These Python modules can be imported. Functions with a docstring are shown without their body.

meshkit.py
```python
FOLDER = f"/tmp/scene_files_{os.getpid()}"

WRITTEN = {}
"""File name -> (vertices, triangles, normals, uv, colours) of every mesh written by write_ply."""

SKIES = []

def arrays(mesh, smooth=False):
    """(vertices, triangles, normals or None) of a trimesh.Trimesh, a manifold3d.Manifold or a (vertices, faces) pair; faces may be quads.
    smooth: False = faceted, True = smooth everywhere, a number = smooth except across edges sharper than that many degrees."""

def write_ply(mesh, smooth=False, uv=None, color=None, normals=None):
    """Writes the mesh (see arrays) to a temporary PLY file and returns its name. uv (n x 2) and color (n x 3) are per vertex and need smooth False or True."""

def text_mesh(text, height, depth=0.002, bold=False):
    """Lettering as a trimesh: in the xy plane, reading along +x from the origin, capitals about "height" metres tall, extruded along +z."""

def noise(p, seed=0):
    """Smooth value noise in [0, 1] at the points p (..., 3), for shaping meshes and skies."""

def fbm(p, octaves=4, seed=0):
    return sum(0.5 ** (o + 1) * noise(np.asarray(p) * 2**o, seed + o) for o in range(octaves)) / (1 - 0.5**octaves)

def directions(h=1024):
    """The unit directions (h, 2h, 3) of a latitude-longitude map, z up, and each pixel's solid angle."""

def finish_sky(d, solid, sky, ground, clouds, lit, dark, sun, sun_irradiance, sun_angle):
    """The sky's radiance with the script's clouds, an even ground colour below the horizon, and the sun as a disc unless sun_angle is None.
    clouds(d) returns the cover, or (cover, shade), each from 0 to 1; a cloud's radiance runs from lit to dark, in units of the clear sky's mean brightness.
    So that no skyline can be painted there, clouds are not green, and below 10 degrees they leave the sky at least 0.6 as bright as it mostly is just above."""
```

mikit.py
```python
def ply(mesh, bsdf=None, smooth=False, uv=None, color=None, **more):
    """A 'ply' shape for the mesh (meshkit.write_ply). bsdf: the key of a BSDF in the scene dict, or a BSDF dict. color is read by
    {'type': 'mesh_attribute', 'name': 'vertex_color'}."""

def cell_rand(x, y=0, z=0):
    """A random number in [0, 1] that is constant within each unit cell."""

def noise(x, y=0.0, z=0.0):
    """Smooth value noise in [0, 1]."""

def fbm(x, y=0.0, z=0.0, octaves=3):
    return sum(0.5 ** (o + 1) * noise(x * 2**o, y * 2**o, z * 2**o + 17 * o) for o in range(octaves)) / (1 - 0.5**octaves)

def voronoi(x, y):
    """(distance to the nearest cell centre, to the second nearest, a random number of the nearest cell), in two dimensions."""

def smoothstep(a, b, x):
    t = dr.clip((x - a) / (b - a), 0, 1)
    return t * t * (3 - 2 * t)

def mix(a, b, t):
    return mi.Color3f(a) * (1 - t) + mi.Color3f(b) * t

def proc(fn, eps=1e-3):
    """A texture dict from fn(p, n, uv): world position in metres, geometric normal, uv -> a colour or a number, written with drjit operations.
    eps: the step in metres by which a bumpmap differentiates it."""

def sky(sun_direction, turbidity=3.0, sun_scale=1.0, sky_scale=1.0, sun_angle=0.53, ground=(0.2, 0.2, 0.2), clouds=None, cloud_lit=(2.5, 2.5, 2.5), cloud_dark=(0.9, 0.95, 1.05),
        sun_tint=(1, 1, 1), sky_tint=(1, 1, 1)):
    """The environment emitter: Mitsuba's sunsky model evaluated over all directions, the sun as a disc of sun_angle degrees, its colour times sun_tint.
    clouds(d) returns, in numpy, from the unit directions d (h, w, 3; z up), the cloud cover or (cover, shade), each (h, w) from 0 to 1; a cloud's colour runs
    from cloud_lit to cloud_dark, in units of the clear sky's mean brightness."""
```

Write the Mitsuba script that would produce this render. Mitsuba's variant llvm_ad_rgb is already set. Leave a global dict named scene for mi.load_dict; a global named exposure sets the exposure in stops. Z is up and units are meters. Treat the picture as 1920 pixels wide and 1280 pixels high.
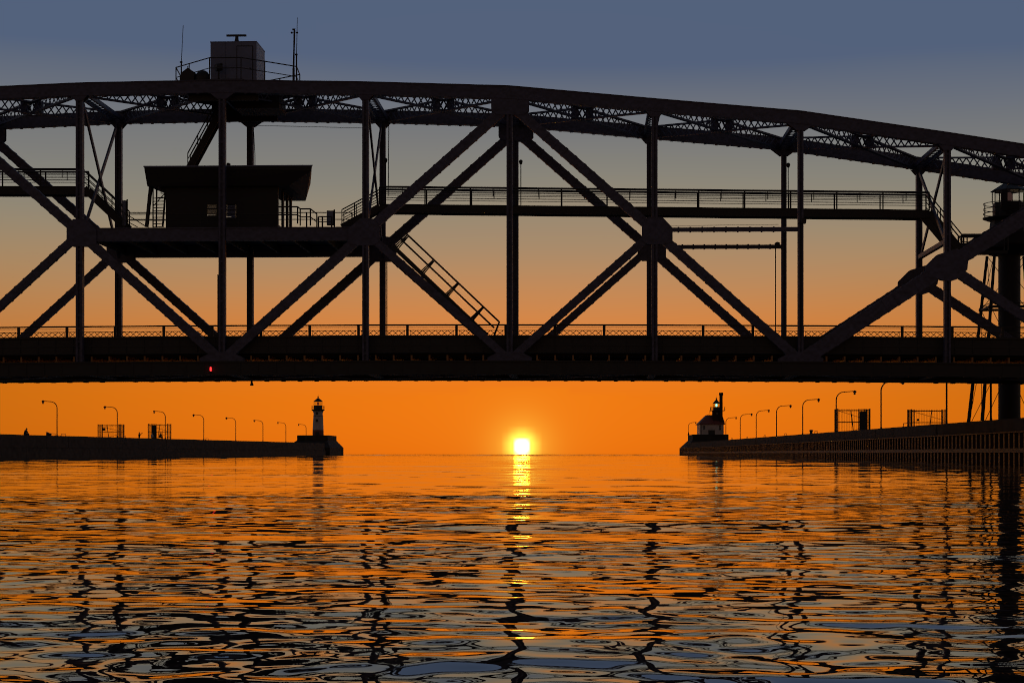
import math, random
import numpy as np, trimesh, manifold3d
import drjit as dr, mitsuba as mi
import mikit, meshkit
from mikit import proc, fbm, noise, smoothstep, mix

rng = np.random.default_rng(7)
T = mi.ScalarTransform4f
scene, labels, taken = {}, {}, {}

# ---------------------------------------------------------------- camera, sky, exposure
# World: x to the right and y out along the ship canal towards the lake, z = 0 the water. The camera floats 0.58 m above the water.
A = math.atan(140 / 3600.0)
CA, SA = math.cos(A), math.sin(A)
EYE = 0.58
EYE_ROW = 849.5
scene['camera'] = {'type': 'perspective', 'fov_axis': 'x', 'fov': 2 * math.degrees(math.atan(960 / 3600.0)),
                   'near_clip': 0.1, 'far_clip': 60000.0,
                   'principal_point_offset_y': -(EYE_ROW - 640) / 1280.0,
                   'to_world': T().look_at(origin=[0, 0, EYE], target=[-SA, CA, EYE], up=[0, 0, 1])}
exposure = 2.7
SUN_AZ, SUN_EL = math.radians(-1.9336), math.radians(0.352)
SUN = [math.sin(SUN_AZ) * math.cos(SUN_EL), math.cos(SUN_AZ) * math.cos(SUN_EL), math.sin(SUN_EL)]


def high_veil(d):
    """A thin veil of high cloud: clear along the horizon, closing with elevation, fainter overhead, a little streaky, bluer away from the sun;
    and the bright aureole of forward scattered light close round the sun."""
    el = np.degrees(np.arcsin(np.clip(d[..., 2], -1, 1)))
    streak = meshkit.fbm(np.stack([d[..., 0] * 3, d[..., 1] * 3, d[..., 2] * 14], -1), 3, 5) - 0.5
    e = el + 1.2 * streak
    t = np.clip((e - 1.8) / 6.7, 0, 1)
    cover = 0.97 * t * t * (3 - 2 * t)
    away = 0.5 - 0.5 * (d[..., 0] * SUN[0] + d[..., 1] * SUN[1]) / np.maximum(np.hypot(d[..., 0], d[..., 1]), 1e-6)
    cover = cover * (1 - 0.55 * np.clip((el - 22) / 45, 0, 1)) * (1 - 0.6 * np.clip(1.5 * away - 0.08, 0, 1))
    shade = 0.8 + 0.2 * np.clip((e - 4.2) / 7.6, 0, 1) ** 1.15
    off = np.degrees(np.arccos(np.clip(d @ np.array(SUN), -1, 1)))
    glow = 0.85 * np.exp(-(off / 0.46) ** 4) + 0.2 * np.exp(-(off / 0.8) ** 2) + 0.1 * np.exp(-off / 1.1)
    return np.maximum(cover, np.clip(glow, 0, 1)), np.where(glow > cover, 0.0, shade)


scene['sky'] = mikit.sky(SUN, turbidity=3.0, sky_tint=(0.8, 0.475, 0.07), sun_scale=1.0, sun_tint=(0.0031, 0.0035, -0.0034), sun_angle=0.53,
                         ground=(0.2, 0.2, 0.2), clouds=high_veil, cloud_lit=(39, 29.3, 3), cloud_dark=(1.95, 3.0, 5.1))
# the map's first row of ground would blur into the sky at the horizon: sink it just under the water's edge
scene['sky']['to_world'] = T().rotate([1, 0, 0], -0.145) @ T(scene['sky']['to_world'])


# ---------------------------------------------------------------- measuring: a pixel of the photograph on the upright plane y = const
def at(px, py, y):
    r, u = (px - 960) / 3600.0, (EYE_ROW - py) / 3600.0
    t = y / (CA + r * SA)
    return np.array([t * (-SA + r * CA), y, EYE + t * u])


# ---------------------------------------------------------------- mesh helpers
class MB:
    def __init__(self):
        self.v, self.f, self.n = [], [], 0

    def add(self, v, f):
        v = np.asarray(v, float)
        self.v.append(v)
        self.f.append(np.asarray(f, int) + self.n)
        self.n += len(v)
        return self

    def mesh(self, m):
        if hasattr(m, 'to_mesh'):
            q = m.to_mesh()
            return self.add(q.vert_properties[:, :3], q.tri_verts)
        return self.add(m.vertices, m.faces)

    def hex8(self, c):
        """c: 8 corners, bottom four then top four, both counterclockwise from above."""
        q = [(0, 3, 2, 1), (4, 5, 6, 7), (0, 1, 5, 4), (1, 2, 6, 5), (2, 3, 7, 6), (3, 0, 4, 7)]
        f = [t for a, b, c_, d in q for t in ((a, b, c_), (a, c_, d))]
        return self.add(c, f)

    def box(self, x0, x1, y0, y1, z0, z1):
        x0, x1 = min(x0, x1), max(x0, x1)
        y0, y1 = min(y0, y1), max(y0, y1)
        z0, z1 = min(z0, z1), max(z0, z1)
        return self.hex8([(x0, y0, z0), (x1, y0, z0), (x1, y1, z0), (x0, y1, z0), (x0, y0, z1), (x1, y0, z1), (x1, y1, z1), (x0, y1, z1)])

    def beam(self, p, q, w, h, side=(0, 1, 0)):
        """A bar from p to q; w across, along 'side'; h across the other way."""
        p, q, s = (np.asarray(k, float) for k in (p, q, side))
        d = q - p
        d = d / np.linalg.norm(d)
        s = s - d * (s @ d)
        s /= np.linalg.norm(s)
        n = np.cross(d, s)
        c = [e + s * a * w / 2 + n * b * h / 2 for e in (p, q) for a, b in ((-1, -1), (1, -1), (1, 1), (-1, 1))]
        return self.hex8(c) if np.dot(np.cross(s, n), d) > 0 else self.hex8(c[4:] + c[:4])

    def member(self, p, q, w, h, pitch=0.82, bump=0.035, length=0.16, side=(0, 1, 0)):
        """A riveted box member: the bar with tie plates standing proud along it."""
        p, q = np.asarray(p, float), np.asarray(q, float)
        self.beam(p, q, w, h, side)
        L = np.linalg.norm(q - p)
        d = (q - p) / L
        for k in range(1, int(L / pitch)):
            c = p + d * k * pitch
            self.beam(c - d * length / 2, c + d * length / 2, w + 2 * bump, h + 2 * bump, side)
        return self

    def tube(self, pts, r, sides=6, caps=True):
        pts = np.asarray(pts, float)
        r = np.broadcast_to(np.asarray(r, float), (len(pts),))
        t = np.gradient(pts, axis=0)
        t /= np.linalg.norm(t, axis=1, keepdims=True) + 1e-12
        ref = np.array([0.0, 1.0, 0.0]) if abs(t[:, 1]).max() < 0.9 else np.array([1.0, 0, 0.02])
        a = np.cross(t, ref)
        a /= np.linalg.norm(a, axis=1, keepdims=True)
        b = np.cross(t, a)
        ang = np.arange(sides) * 2 * np.pi / sides
        v = (pts[:, None] + r[:, None, None] * (np.cos(ang)[None, :, None] * a[:, None] + np.sin(ang)[None, :, None] * b[:, None])).reshape(-1, 3)
        f = []
        for i in range(len(pts) - 1):
            for j in range(sides):
                k = (j + 1) % sides
                a_, b_, c_, d_ = i * sides + j, i * sides + k, (i + 1) * sides + k, (i + 1) * sides + j
                f += [(a_, b_, c_), (a_, c_, d_)]
        if caps:
            e = (len(pts) - 1) * sides
            for j in range(1, sides - 1):
                f += [(0, j + 1, j), (e, e + j, e + j + 1)]
        return self.add(v, f)

    def lathe(self, prof, c=(0, 0, 0), sides=16, turn=0.0):
        """prof: (radius, z) from bottom to top, about the upright axis through c."""
        prof = np.asarray(prof, float)
        ang = np.arange(sides) * 2 * np.pi / sides + turn
        v = np.concatenate([np.stack([r * np.cos(ang) + c[0], r * np.sin(ang) + c[1], np.full(sides, z + c[2])], 1) for r, z in prof])
        f = []
        for i in range(len(prof) - 1):
            for j in range(sides):
                k = (j + 1) % sides
                a_, b_, c_, d_ = i * sides + j, i * sides + k, (i + 1) * sides + k, (i + 1) * sides + j
                f += [(a_, b_, c_), (a_, c_, d_)]
        e = (len(prof) - 1) * sides
        for j in range(1, sides - 1):
            f += [(0, j + 1, j), (e, e + j, e + j + 1)]
        return self.add(v, f)

    def sphere(self, c, r, sub=2):
        s = trimesh.creation.icosphere(sub, r)
        return self.add(s.vertices + np.asarray(c), s.faces)

    def prism_y(self, poly, y0, y1):
        """An outline in x and z (counterclockwise seen from the camera side), with a thickness along y."""
        poly = np.asarray(poly, float)
        area = np.sum(poly[:, 0] * np.roll(poly[:, 1], -1) - np.roll(poly[:, 0], -1) * poly[:, 1])
        if area < 0:
            poly = poly[::-1]
        n = len(poly)
        h = trimesh.creation.extrude_polygon(__import__('shapely').Polygon(poly), y1 - y0, engine='earcut')
        v = np.array(h.vertices)
        return self.add(np.stack([v[:, 0], y0 + (y1 - y0) - v[:, 2], v[:, 1]], 1), h.faces)

    def hull(self, pts):
        h = trimesh.convex.convex_hull(np.asarray(pts, float))
        return self.add(h.vertices, h.faces)

    def out(self):
        return np.vstack(self.v), np.vstack(self.f)


def key(name):
    if name not in taken:
        taken[name] = 0
        return name
    taken[name] += 1
    return f'{name}_{taken[name]:03d}'


def put(name, mb, mat, smooth=False, kind=None, label=None, **more):
    """One entry of the scene (a part, or a thing of one mesh)."""
    k = key(name)
    scene[k] = mikit.ply(mb.out() if isinstance(mb, MB) else mb, mat, smooth=smooth, **more)
    if kind or label:
        labels[k] = {a: b for a, b in (('kind', kind), ('label', label)) if b}
    return k


def thing(name, label, category, group=None):
    k = key(name)
    labels[k] = {'label': label, 'category': category}
    if group:
        labels[k]['group'] = group
    return k


def single(name, mb, mat, label, category, group=None, smooth=False):
    k = put(name, mb, mat, smooth)
    labels[k] = {'label': label, 'category': category, **({'group': group} if group else {})}
    return k


# ---------------------------------------------------------------- materials
def mat(name, base, rough=0.5, metallic=0.0, spec=0.5, amount=0.3, scale=1.5):
    def colour(p, n, uv):
        f = fbm(p.x * scale, p.y * scale, p.z * scale, 3)
        return mi.Color3f(*base) * (1 - amount + 2 * amount * f)
    scene[name] = {'type': 'twosided', 'bsdf': {'type': 'principled', 'base_color': proc(colour) if amount else {'type': 'rgb', 'value': list(base)},
                                                 'roughness': rough, 'metallic': metallic, 'specular': spec}}


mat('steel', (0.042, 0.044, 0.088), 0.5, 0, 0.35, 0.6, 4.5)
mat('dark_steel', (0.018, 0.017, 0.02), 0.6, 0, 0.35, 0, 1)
mat('rust', (0.02, 0.005, 0.0035), 0.55, 0, 0.2, 0.6, 1.3)
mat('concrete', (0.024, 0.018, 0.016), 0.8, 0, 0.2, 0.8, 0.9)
mat('white_paint', (0.34, 0.3, 0.31), 0.5, 0, 0.4, 0.25, 0.8)
mat('red_roof', (0.12, 0.03, 0.025), 0.6, 0, 0.4, 0.3, 1.0)
mat('cab_paint', (0.075, 0.1, 0.2), 0.45, 0, 0.5, 0.25, 1.2)
mat('house_cladding', (0.012, 0.012, 0.015), 0.6, 0, 0.3, 0, 1)
mat('oxide_steel', (0.09, 0.02, 0.012), 0.2, 0, 0.9, 0, 1)
mat('cloth', (0.03, 0.03, 0.035), 0.85, 0, 0.2, 0, 1)
mat('skin', (0.32, 0.2, 0.15), 0.6, 0, 0.4, 0, 1)
scene['glass'] = {'type': 'thindielectric', 'int_ior': 1.5}
scene['lens_glass'] = {'type': 'dielectric', 'int_ior': 1.5}
scene['water_surface'] = {'type': 'plastic', 'diffuse_reflectance': {'type': 'rgb', 'value': [0.006, 0.008, 0.010]}, 'int_ior': 1.42}


# ---------------------------------------------------------------- the water: one sheet out to the horizon
def water():
    radii = [0.4, 0.8, 1.2, 1.6, 2.0, 2.4, 2.8]
    for end, step in ((12, 0.023), (30, 0.048), (70, 0.095), (160, 0.2), (420, 0.5), (1000, 1.3)):
        radii += list(np.arange(radii[-1] + step, end, step))
    radii += list(np.geomspace(1005, 4200, 260))
    R = np.array(radii)
    mid = math.degrees(-A)
    th = np.radians(np.concatenate([np.arange(mid - 180, mid - 26, 5.5), np.linspace(mid - 26, mid + 26, 340), np.arange(mid + 31, mid + 180, 5.5)]))
    sp = np.gradient(R)
    X, Y = R[:, None] * np.sin(th)[None], R[:, None] * np.cos(th)[None]
    Z = np.zeros_like(X)
    g = np.random.default_rng(21)
    N = 130
    lam = np.exp(g.uniform(math.log(0.11), math.log(4.0), N))
    ang = np.where(g.uniform(size=N) < 0.3, g.uniform(-1.5, 1.5, N), g.normal(0.1, 0.7, N))
    # slope of each train: strongest around 0.6 to 2 m
    s = np.exp(-0.5 * (np.log(lam / 0.4) / 0.85) ** 2) * g.uniform(0.5, 1.3, N)
    s *= 0.034 * math.sqrt(2) / math.sqrt((s ** 2).sum())
    for l, a, sl, ph in zip(lam, ang, s, g.uniform(0, 6.283, N)):
        keep = np.clip((l / sp - 3.0) / 3.0, 0, 1)
        rows = np.nonzero(keep > 0)[0]
        if not len(rows):
            continue
        k = 2 * np.pi / l
        m = rows[-1] + 1
        Z[:m] += (keep[:m, None] * sl / k) * np.sin(k * (np.sin(a) * X[:m] + np.cos(a) * Y[:m]) + ph)
    # longer waves running in from the open lake
    N2 = 40
    lam = np.exp(g.uniform(math.log(1.6), math.log(14.0), N2))
    ang = g.normal(0.0, 0.45, N2)
    s = g.uniform(0.5, 1.3, N2)
    s *= 0.045 * math.sqrt(2) / math.sqrt((s ** 2).sum())
    swell = 0.3 + 0.7 * np.clip((Y - 330) / 250.0, 0, 1) * (1 - np.clip((R[:, None] - 620) / 250.0, 0, 1))
    for l, a, sl, ph in zip(lam, ang, s, g.uniform(0, 6.283, N2)):
        keep = np.clip((l / sp - 2.2) / 2.0, 0, 1)
        m = np.nonzero(keep > 0)[0][-1] + 1
        k = 2 * np.pi / l
        Z[:m] += swell[:m] * (keep[:m, None] * sl / k) * np.sin(k * (np.sin(a) * X[:m] + np.cos(a) * Y[:m]) + ph)
    calm = 0.5 + 1.0 * meshkit.fbm(np.stack([X / 9.0, Y / 5.0, 0 * X], -1), 3, 3)  # cat's paws and slicks
    Z *= calm
    # the ripples spread from the small boat the picture is taken from: stronger close by, smoother further up the sheltered canal
    Z *= 0.58 + 0.42 * np.exp(-(R[:, None] / 16.0) ** 2) + 0.42 * np.clip((Y - 330) / 250.0, 0, 1)
    for l, a, sl, ph in ((2.3, 0.55, 0.008, 1.0), (3.1, 0.35, 0.009, 2.2), (1.7, -0.5, 0.007, 0.4)):
        k = 2 * np.pi / l
        far = np.exp(-(R[:, None] / 24.0) ** 2)
        Z += np.where(R[:, None] < 80, far * sl / k * np.sin(k * (np.sin(a) * X + np.cos(a) * Y) + ph + 0.9 * np.sin(X * 0.31 + Y * 0.17)), 0)
    nr, nt = X.shape
    v = np.vstack([np.stack([X, Y, Z], -1).reshape(-1, 3), [[0, 0, 0]]])
    i, j = np.meshgrid(np.arange(nr - 1), np.arange(nt), indexing='ij')
    a, b = i * nt + j, i * nt + (j + 1) % nt
    c, d = a + nt, b + nt
    f = np.concatenate([np.stack([a, d, c], -1).reshape(-1, 3), np.stack([a, b, d], -1).reshape(-1, 3)])
    jj = np.arange(nt)
    cap = np.stack([np.full(nt, nr * nt), (jj + 1) % nt, jj], -1)
    return v, np.vstack([f, cap])


put('water', water(), 'water_surface', smooth=True, kind='structure', label='rippled canal and lake water reflecting the orange sunrise')

# ---------------------------------------------------------------- the lift bridge
D1, D2, L = 130.0, 140.9, 9.8
X0 = at(417, 700, D1)[0]
I0, I1 = -3, 6
xs = {i: X0 + i * L for i in range(I0, I1 + 1)}
# top edge of the top chord, from the photograph (the span is symmetrical about node 0)
zt = {i: at(px, py, D1)[2] for i, px, py in ((-1, 147, 157), (0, 417, 151.5), (1, 686, 155), (2, 955, 162.5), (3, 1224, 186.5), (4, 1497, 209.5), (5, 1773, 249.5), (6, 2050, 292))}
zt[-2], zt[-3] = zt[2] + 0.05, zt[3] + 0.05
zb = {}
fit = np.polyfit([at(p, q, D2)[0] for p, q in ((0, 717), (400, 715.5), (720, 715), (960, 713.7), (1200, 713.3), (1440, 714), (1600, 716), (1860, 720.3))],
                 [at(p, q, D2)[2] for p, q in ((0, 717), (400, 715.5), (720, 715), (960, 713.7), (1200, 713.3), (1440, 714), (1600, 716), (1860, 720.3))], 2)
for i in xs:
    zb[i] = float(np.polyval(fit, xs[i]))
zd = {i: z - 0.36 for i, z in zb.items()}   # datum of the floor
CH, BD = 0.88, 0.95      # depth of the top chord and of the bottom chord
zm = {-1: at(147, 438, D1)[2], 1: at(686, 436, D1)[2], 3: at(1224, 434, D1)[2], 5: at(1773, 498, D1)[2], -3: at(1224, 434, D1)[2]}
BR = thing('lift_bridge', 'dark riveted steel truss lift bridge crossing the canal with a curved top chord', 'bridge')


def zbot(x):
    return float(np.polyval(fit, x)) - 0.36


def truss(D):
    t = key(BR + '__truss')
    Y = lambda i, z: (xs[i], D, z)
    for i in range(I0, I1):
        b = MB().beam(Y(i, zt[i] - CH / 2), Y(i + 1, zt[i + 1] - CH / 2), 0.6, CH - 0.06)
        b.beam(Y(i, zt[i] - 0.02), Y(i + 1, zt[i + 1] - 0.02), 0.74, 0.05)
        b.beam(Y(i, zt[i] - CH + 0.05), Y(i + 1, zt[i + 1] - CH + 0.05), 0.66, 0.08)
        for k in range(1, 12):
            u = k / 12
            x, z = xs[i] + u * L, zt[i] * (1 - u) + zt[i + 1] * u - CH
            b.box(x - 0.1, x + 0.1, D - 0.3, D + 0.3, z - 0.035, z + 0.02)
        put(t + '__top_chord', b, 'steel')
        b = MB()
        b.beam(Y(i, zb[i] + BD / 2), Y(i + 1, zb[i + 1] + BD / 2), 0.5, BD - 0.14)
        for dz in (0.05, BD - 0.05):
            b.beam(Y(i, zb[i] + dz), Y(i + 1, zb[i + 1] + dz), 0.68, 0.09)
        for k in range(1, 8):
            u = k / 8
            x, z = xs[i] + u * L, zb[i] * (1 - u) + zb[i + 1] * u
            b.box(x - 0.05, x + 0.05, D - 0.3, D + 0.3, z + 0.1, z + BD - 0.1)
            b.box(x - 0.14, x + 0.14, D - 0.3, D + 0.3, z - 0.035, z + 0.01)
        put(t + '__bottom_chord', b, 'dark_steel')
    for i in range(I0, I1 + 1):
        w = {0: 0.44, -1: 0.46, 1: 0.42, 2: 0.42, 3: 0.38, 4: 0.36, 5: 0.42}.get(i, 0.42)
        z0, z1 = zb[i] + BD, zt[i] - CH
        b = MB()
        for s in (-1, 1):
            b.box(xs[i] + s * w / 2, xs[i] + s * (w / 2 - 0.14), D - 0.26, D + 0.26, z0, z1)
        b.box(xs[i] - w / 2 + 0.14, xs[i] + w / 2 - 0.14, D - 0.1, D + 0.1, z0, z1)
        for k in range(int((z1 - z0) / 0.9)):
            b.box(xs[i] - w / 2 + 0.14, xs[i] + w / 2 - 0.14, D - 0.18, D + 0.18, z0 + 0.4 + k * 0.9, z0 + 0.55 + k * 0.9)
        put(t + '__vertical', b, 'steel')

    def node(i, z):
        return np.array([xs[i], D, z])
    def diag(i, za, j, zc, h):
        put(t + '__diagonal', MB().member(node(i, za), node(j, zc), 0.48, h, 0.82, 0.026), 'steel')
    bz = lambda i: zd[i] + 1.35
    tz = lambda i: zt[i] - CH - 0.35
    for top, low in ((-2, 0), (2, 0), (2, 4), (6, 4)):
        m = (top + low) // 2
        h = 0.96 if top == 6 else 0.62
        diag(top, tz(top), m, zm[m], h)
        diag(m, zm[m], low, bz(low), h)
        diag(m, zm[m], top, bz(top), 0.52 if top != 6 else 0.64)
    # gusset plates at the nodes
    def gusset(i, zc, poly):
        b = MB()
        pts = [(xs[i] + dx, zc + dz) for dx, dz in poly]
        for y in (D - 0.29, D + 0.26):
            b.prism_y(pts, y, y + 0.03)
        put(t + '__gusset_plate', b, 'steel')
    for i in (-1, 1, 3):
        gusset(i, zm[i], [(-0.85, 0.6), (-0.85, -0.7), (-0.5, -0.9), (0.5, -0.9), (1.2, -0.75), (1.2, 0.2), (0.5, 0.95), (-0.4, 0.95)] if i != 1 else
               [(-1.2, -0.75), (-0.5, -0.9), (0.6, -0.9), (1.0, -0.6), (1.0, 0.3), (0.6, 0.9), (-0.3, 0.95), (-1.2, 0.2)])
    gusset(5, zm[5], [(-1.5, -0.75), (-0.9, -0.85), (0.1, -1.1), (0.7, -0.9), (1.3, -0.3), (1.4, 0.8), (0.6, 1.1), (-0.7, 0.7), (-1.5, -0.1)])
    for i in (-2, 2):
        gusset(i, zt[i] - CH, [(-1.25, 0.1), (-1.25, -0.75), (-0.9, -1.05), (0.95, -1.1), (1.3, -0.8), (1.3, 0.05)])
    for i in (0, 4):
        gusset(i, zt[i] - CH, [(-0.9, 0.05), (-0.3, -0.42), (0.3, -0.42), (0.9, 0.0)])
    for i in (-2, 0, 2, 4):
        gusset(i, zb[i] + BD + 0.1, [(-1.5, -0.1), (-1.5, 0.1), (-0.7, 0.5), (0.7, 0.5), (1.5, 0.1), (1.5, -0.1)])
    for i in (-1, 1, 3, 5):
        gusset(i, zt[i] - CH, [(-0.6, 0.05), (-0.25, -0.35), (0.25, -0.35), (0.6, 0.05)])
    # stiffening strut at mid height between nodes 3 and 4, and the platform girder between -1 and 1
    z = zm[3] + 0.1
    put(t + '__strut', MB().member((xs[3] + 0.8, D, z), (xs[4], D, z), 0.3, 0.27, 0.8, 0.04, 0.1), 'steel')
    b = MB()
    for x0, x1 in ((-1, 0), (0, 1)):
        za, zc = at(417, 451, D1)[2], at(417, 428, D1)[2]
        b.beam((xs[x0] + 0.25, D, (za + zc) / 2), (xs[x1] - 0.25, D, (za + zc) / 2), 0.3, zc - za)
        for zz in (za, zc):
            b.beam((xs[x0] + 0.25, D, zz), (xs[x1] - 0.25, D, zz), 0.44, 0.07)
    put(t + '__platform_girder', b, 'steel')
    return t


truss(D1)
truss(D2)

# legs of the lift tower that carries the span on the right pier
for D in (D1, D2):
    b = MB()
    for x in (xs[I1] + 0.7, xs[I1] + 3.6):
        b.box(x - 0.3, x + 0.3, D - 0.35, D + 0.35, 1.9, 44)
    for k in range(14):
        b.beam((xs[I1] + 1.0, D, 2 + k * 3.0), (xs[I1] + 3.3, D, 5 + k * 3.0), 0.2, 0.2)
    put(BR + '__tower_leg', b, 'steel', kind='stuff')

# top lateral bracing: two crossing lattice girders in each panel, as deep as the chord
for i in range(I0, I1):
    lb = key(BR + '__lateral_brace')
    fl, lc = MB(), MB()
    for a, b in ((D1 + 0.3, D2 - 0.3), (D2 - 0.3, D1 + 0.3)):
        p, q = np.array([xs[i] + 0.3, a, zt[i] - CH / 2]), np.array([xs[i + 1] - 0.3, b, zt[i + 1] - CH / 2])
        d = q - p
        side = np.cross(d, [0, 0, 1.0])
        for dz in (CH / 2 - 0.05, -CH / 2 + 0.05):
            fl.beam(p + [0, 0, dz], q + [0, 0, dz], 0.3, 0.11, side)
        n = 22
        for k in range(n):
            for s in (-1, 1):
                u0, u1 = (k + 0.0) / n, (k + 1.0) / n
                lc.beam(p + d * u0 + [0, 0, s * (CH / 2 - 0.06)], p + d * u1 - [0, 0, s * (CH / 2 - 0.06)], 0.04, 0.085, side)
    c = np.array([(xs[i] + xs[i + 1]) / 2, (D1 + D2) / 2, (zt[i] + zt[i + 1]) / 2 - CH / 2])
    put(lb, fl, 'steel')
    put(lb + '__lacing', lc, 'steel', kind='stuff')
    for s in (-1, 1):
        x = c[0] + s * 0.52
        put(lb + '__splice_plate', MB().box(x - 0.24, x + 0.24, c[1] - 0.3, c[1] + 0.3, c[2] - CH / 2, c[2] + CH / 2), 'steel')
# transverse struts with rungs at each node, and crossed sway frames at the odd ones
for i in range(I0, I1 + 1):
    b = MB()
    w = 0.36
    for s in (-1, 1):
        b.beam((xs[i] + s * w, D1 + 0.31, zt[i] - 0.62), (xs[i] + s * w, D2 - 0.31, zt[i] - 0.62), 0.16, 0.3, (1, 0, 0))
    n = 14
    for k in range(n):
        for s in (-1, 1):
            y0, y1 = D1 + 0.4 + (D2 - D1 - 0.8) * k / n, D1 + 0.4 + (D2 - D1 - 0.8) * (k + 1) / n
            b.beam((xs[i] - s * w, y0, zt[i] - 0.62), (xs[i] + s * w, y1, zt[i] - 0.62), 0.05, 0.05, (0, 0, 1))
    put(BR + '__transverse_strut', b, 'steel')
    if i in (-1, 1, 5):
        zl, zu = {-1: at(147, 452, D1)[2], 1: at(686, 452, D1)[2], 5: at(1773, 452, D1)[2]}[i], zt[i] - CH - 0.1
        if i == 5:
            put(BR + '__transverse_strut', MB().beam((xs[i], D1 + 0.27, zl), (xs[i], D2 - 0.27, zl), 0.3, 0.3, (1, 0, 0)), 'steel')
        put(BR + '__sway_brace', MB().beam((xs[i] - 0.06, D1 + 0.27, zl), (xs[i] - 0.06, D2 - 0.27, zu), 0.12, 0.3, (1, 0, 0)), 'steel')
        put(BR + '__sway_brace', MB().beam((xs[i] + 0.07, D1 + 0.27, zu), (xs[i] + 0.07, D2 - 0.27, zl), 0.12, 0.3, (1, 0, 0)), 'steel')
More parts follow.
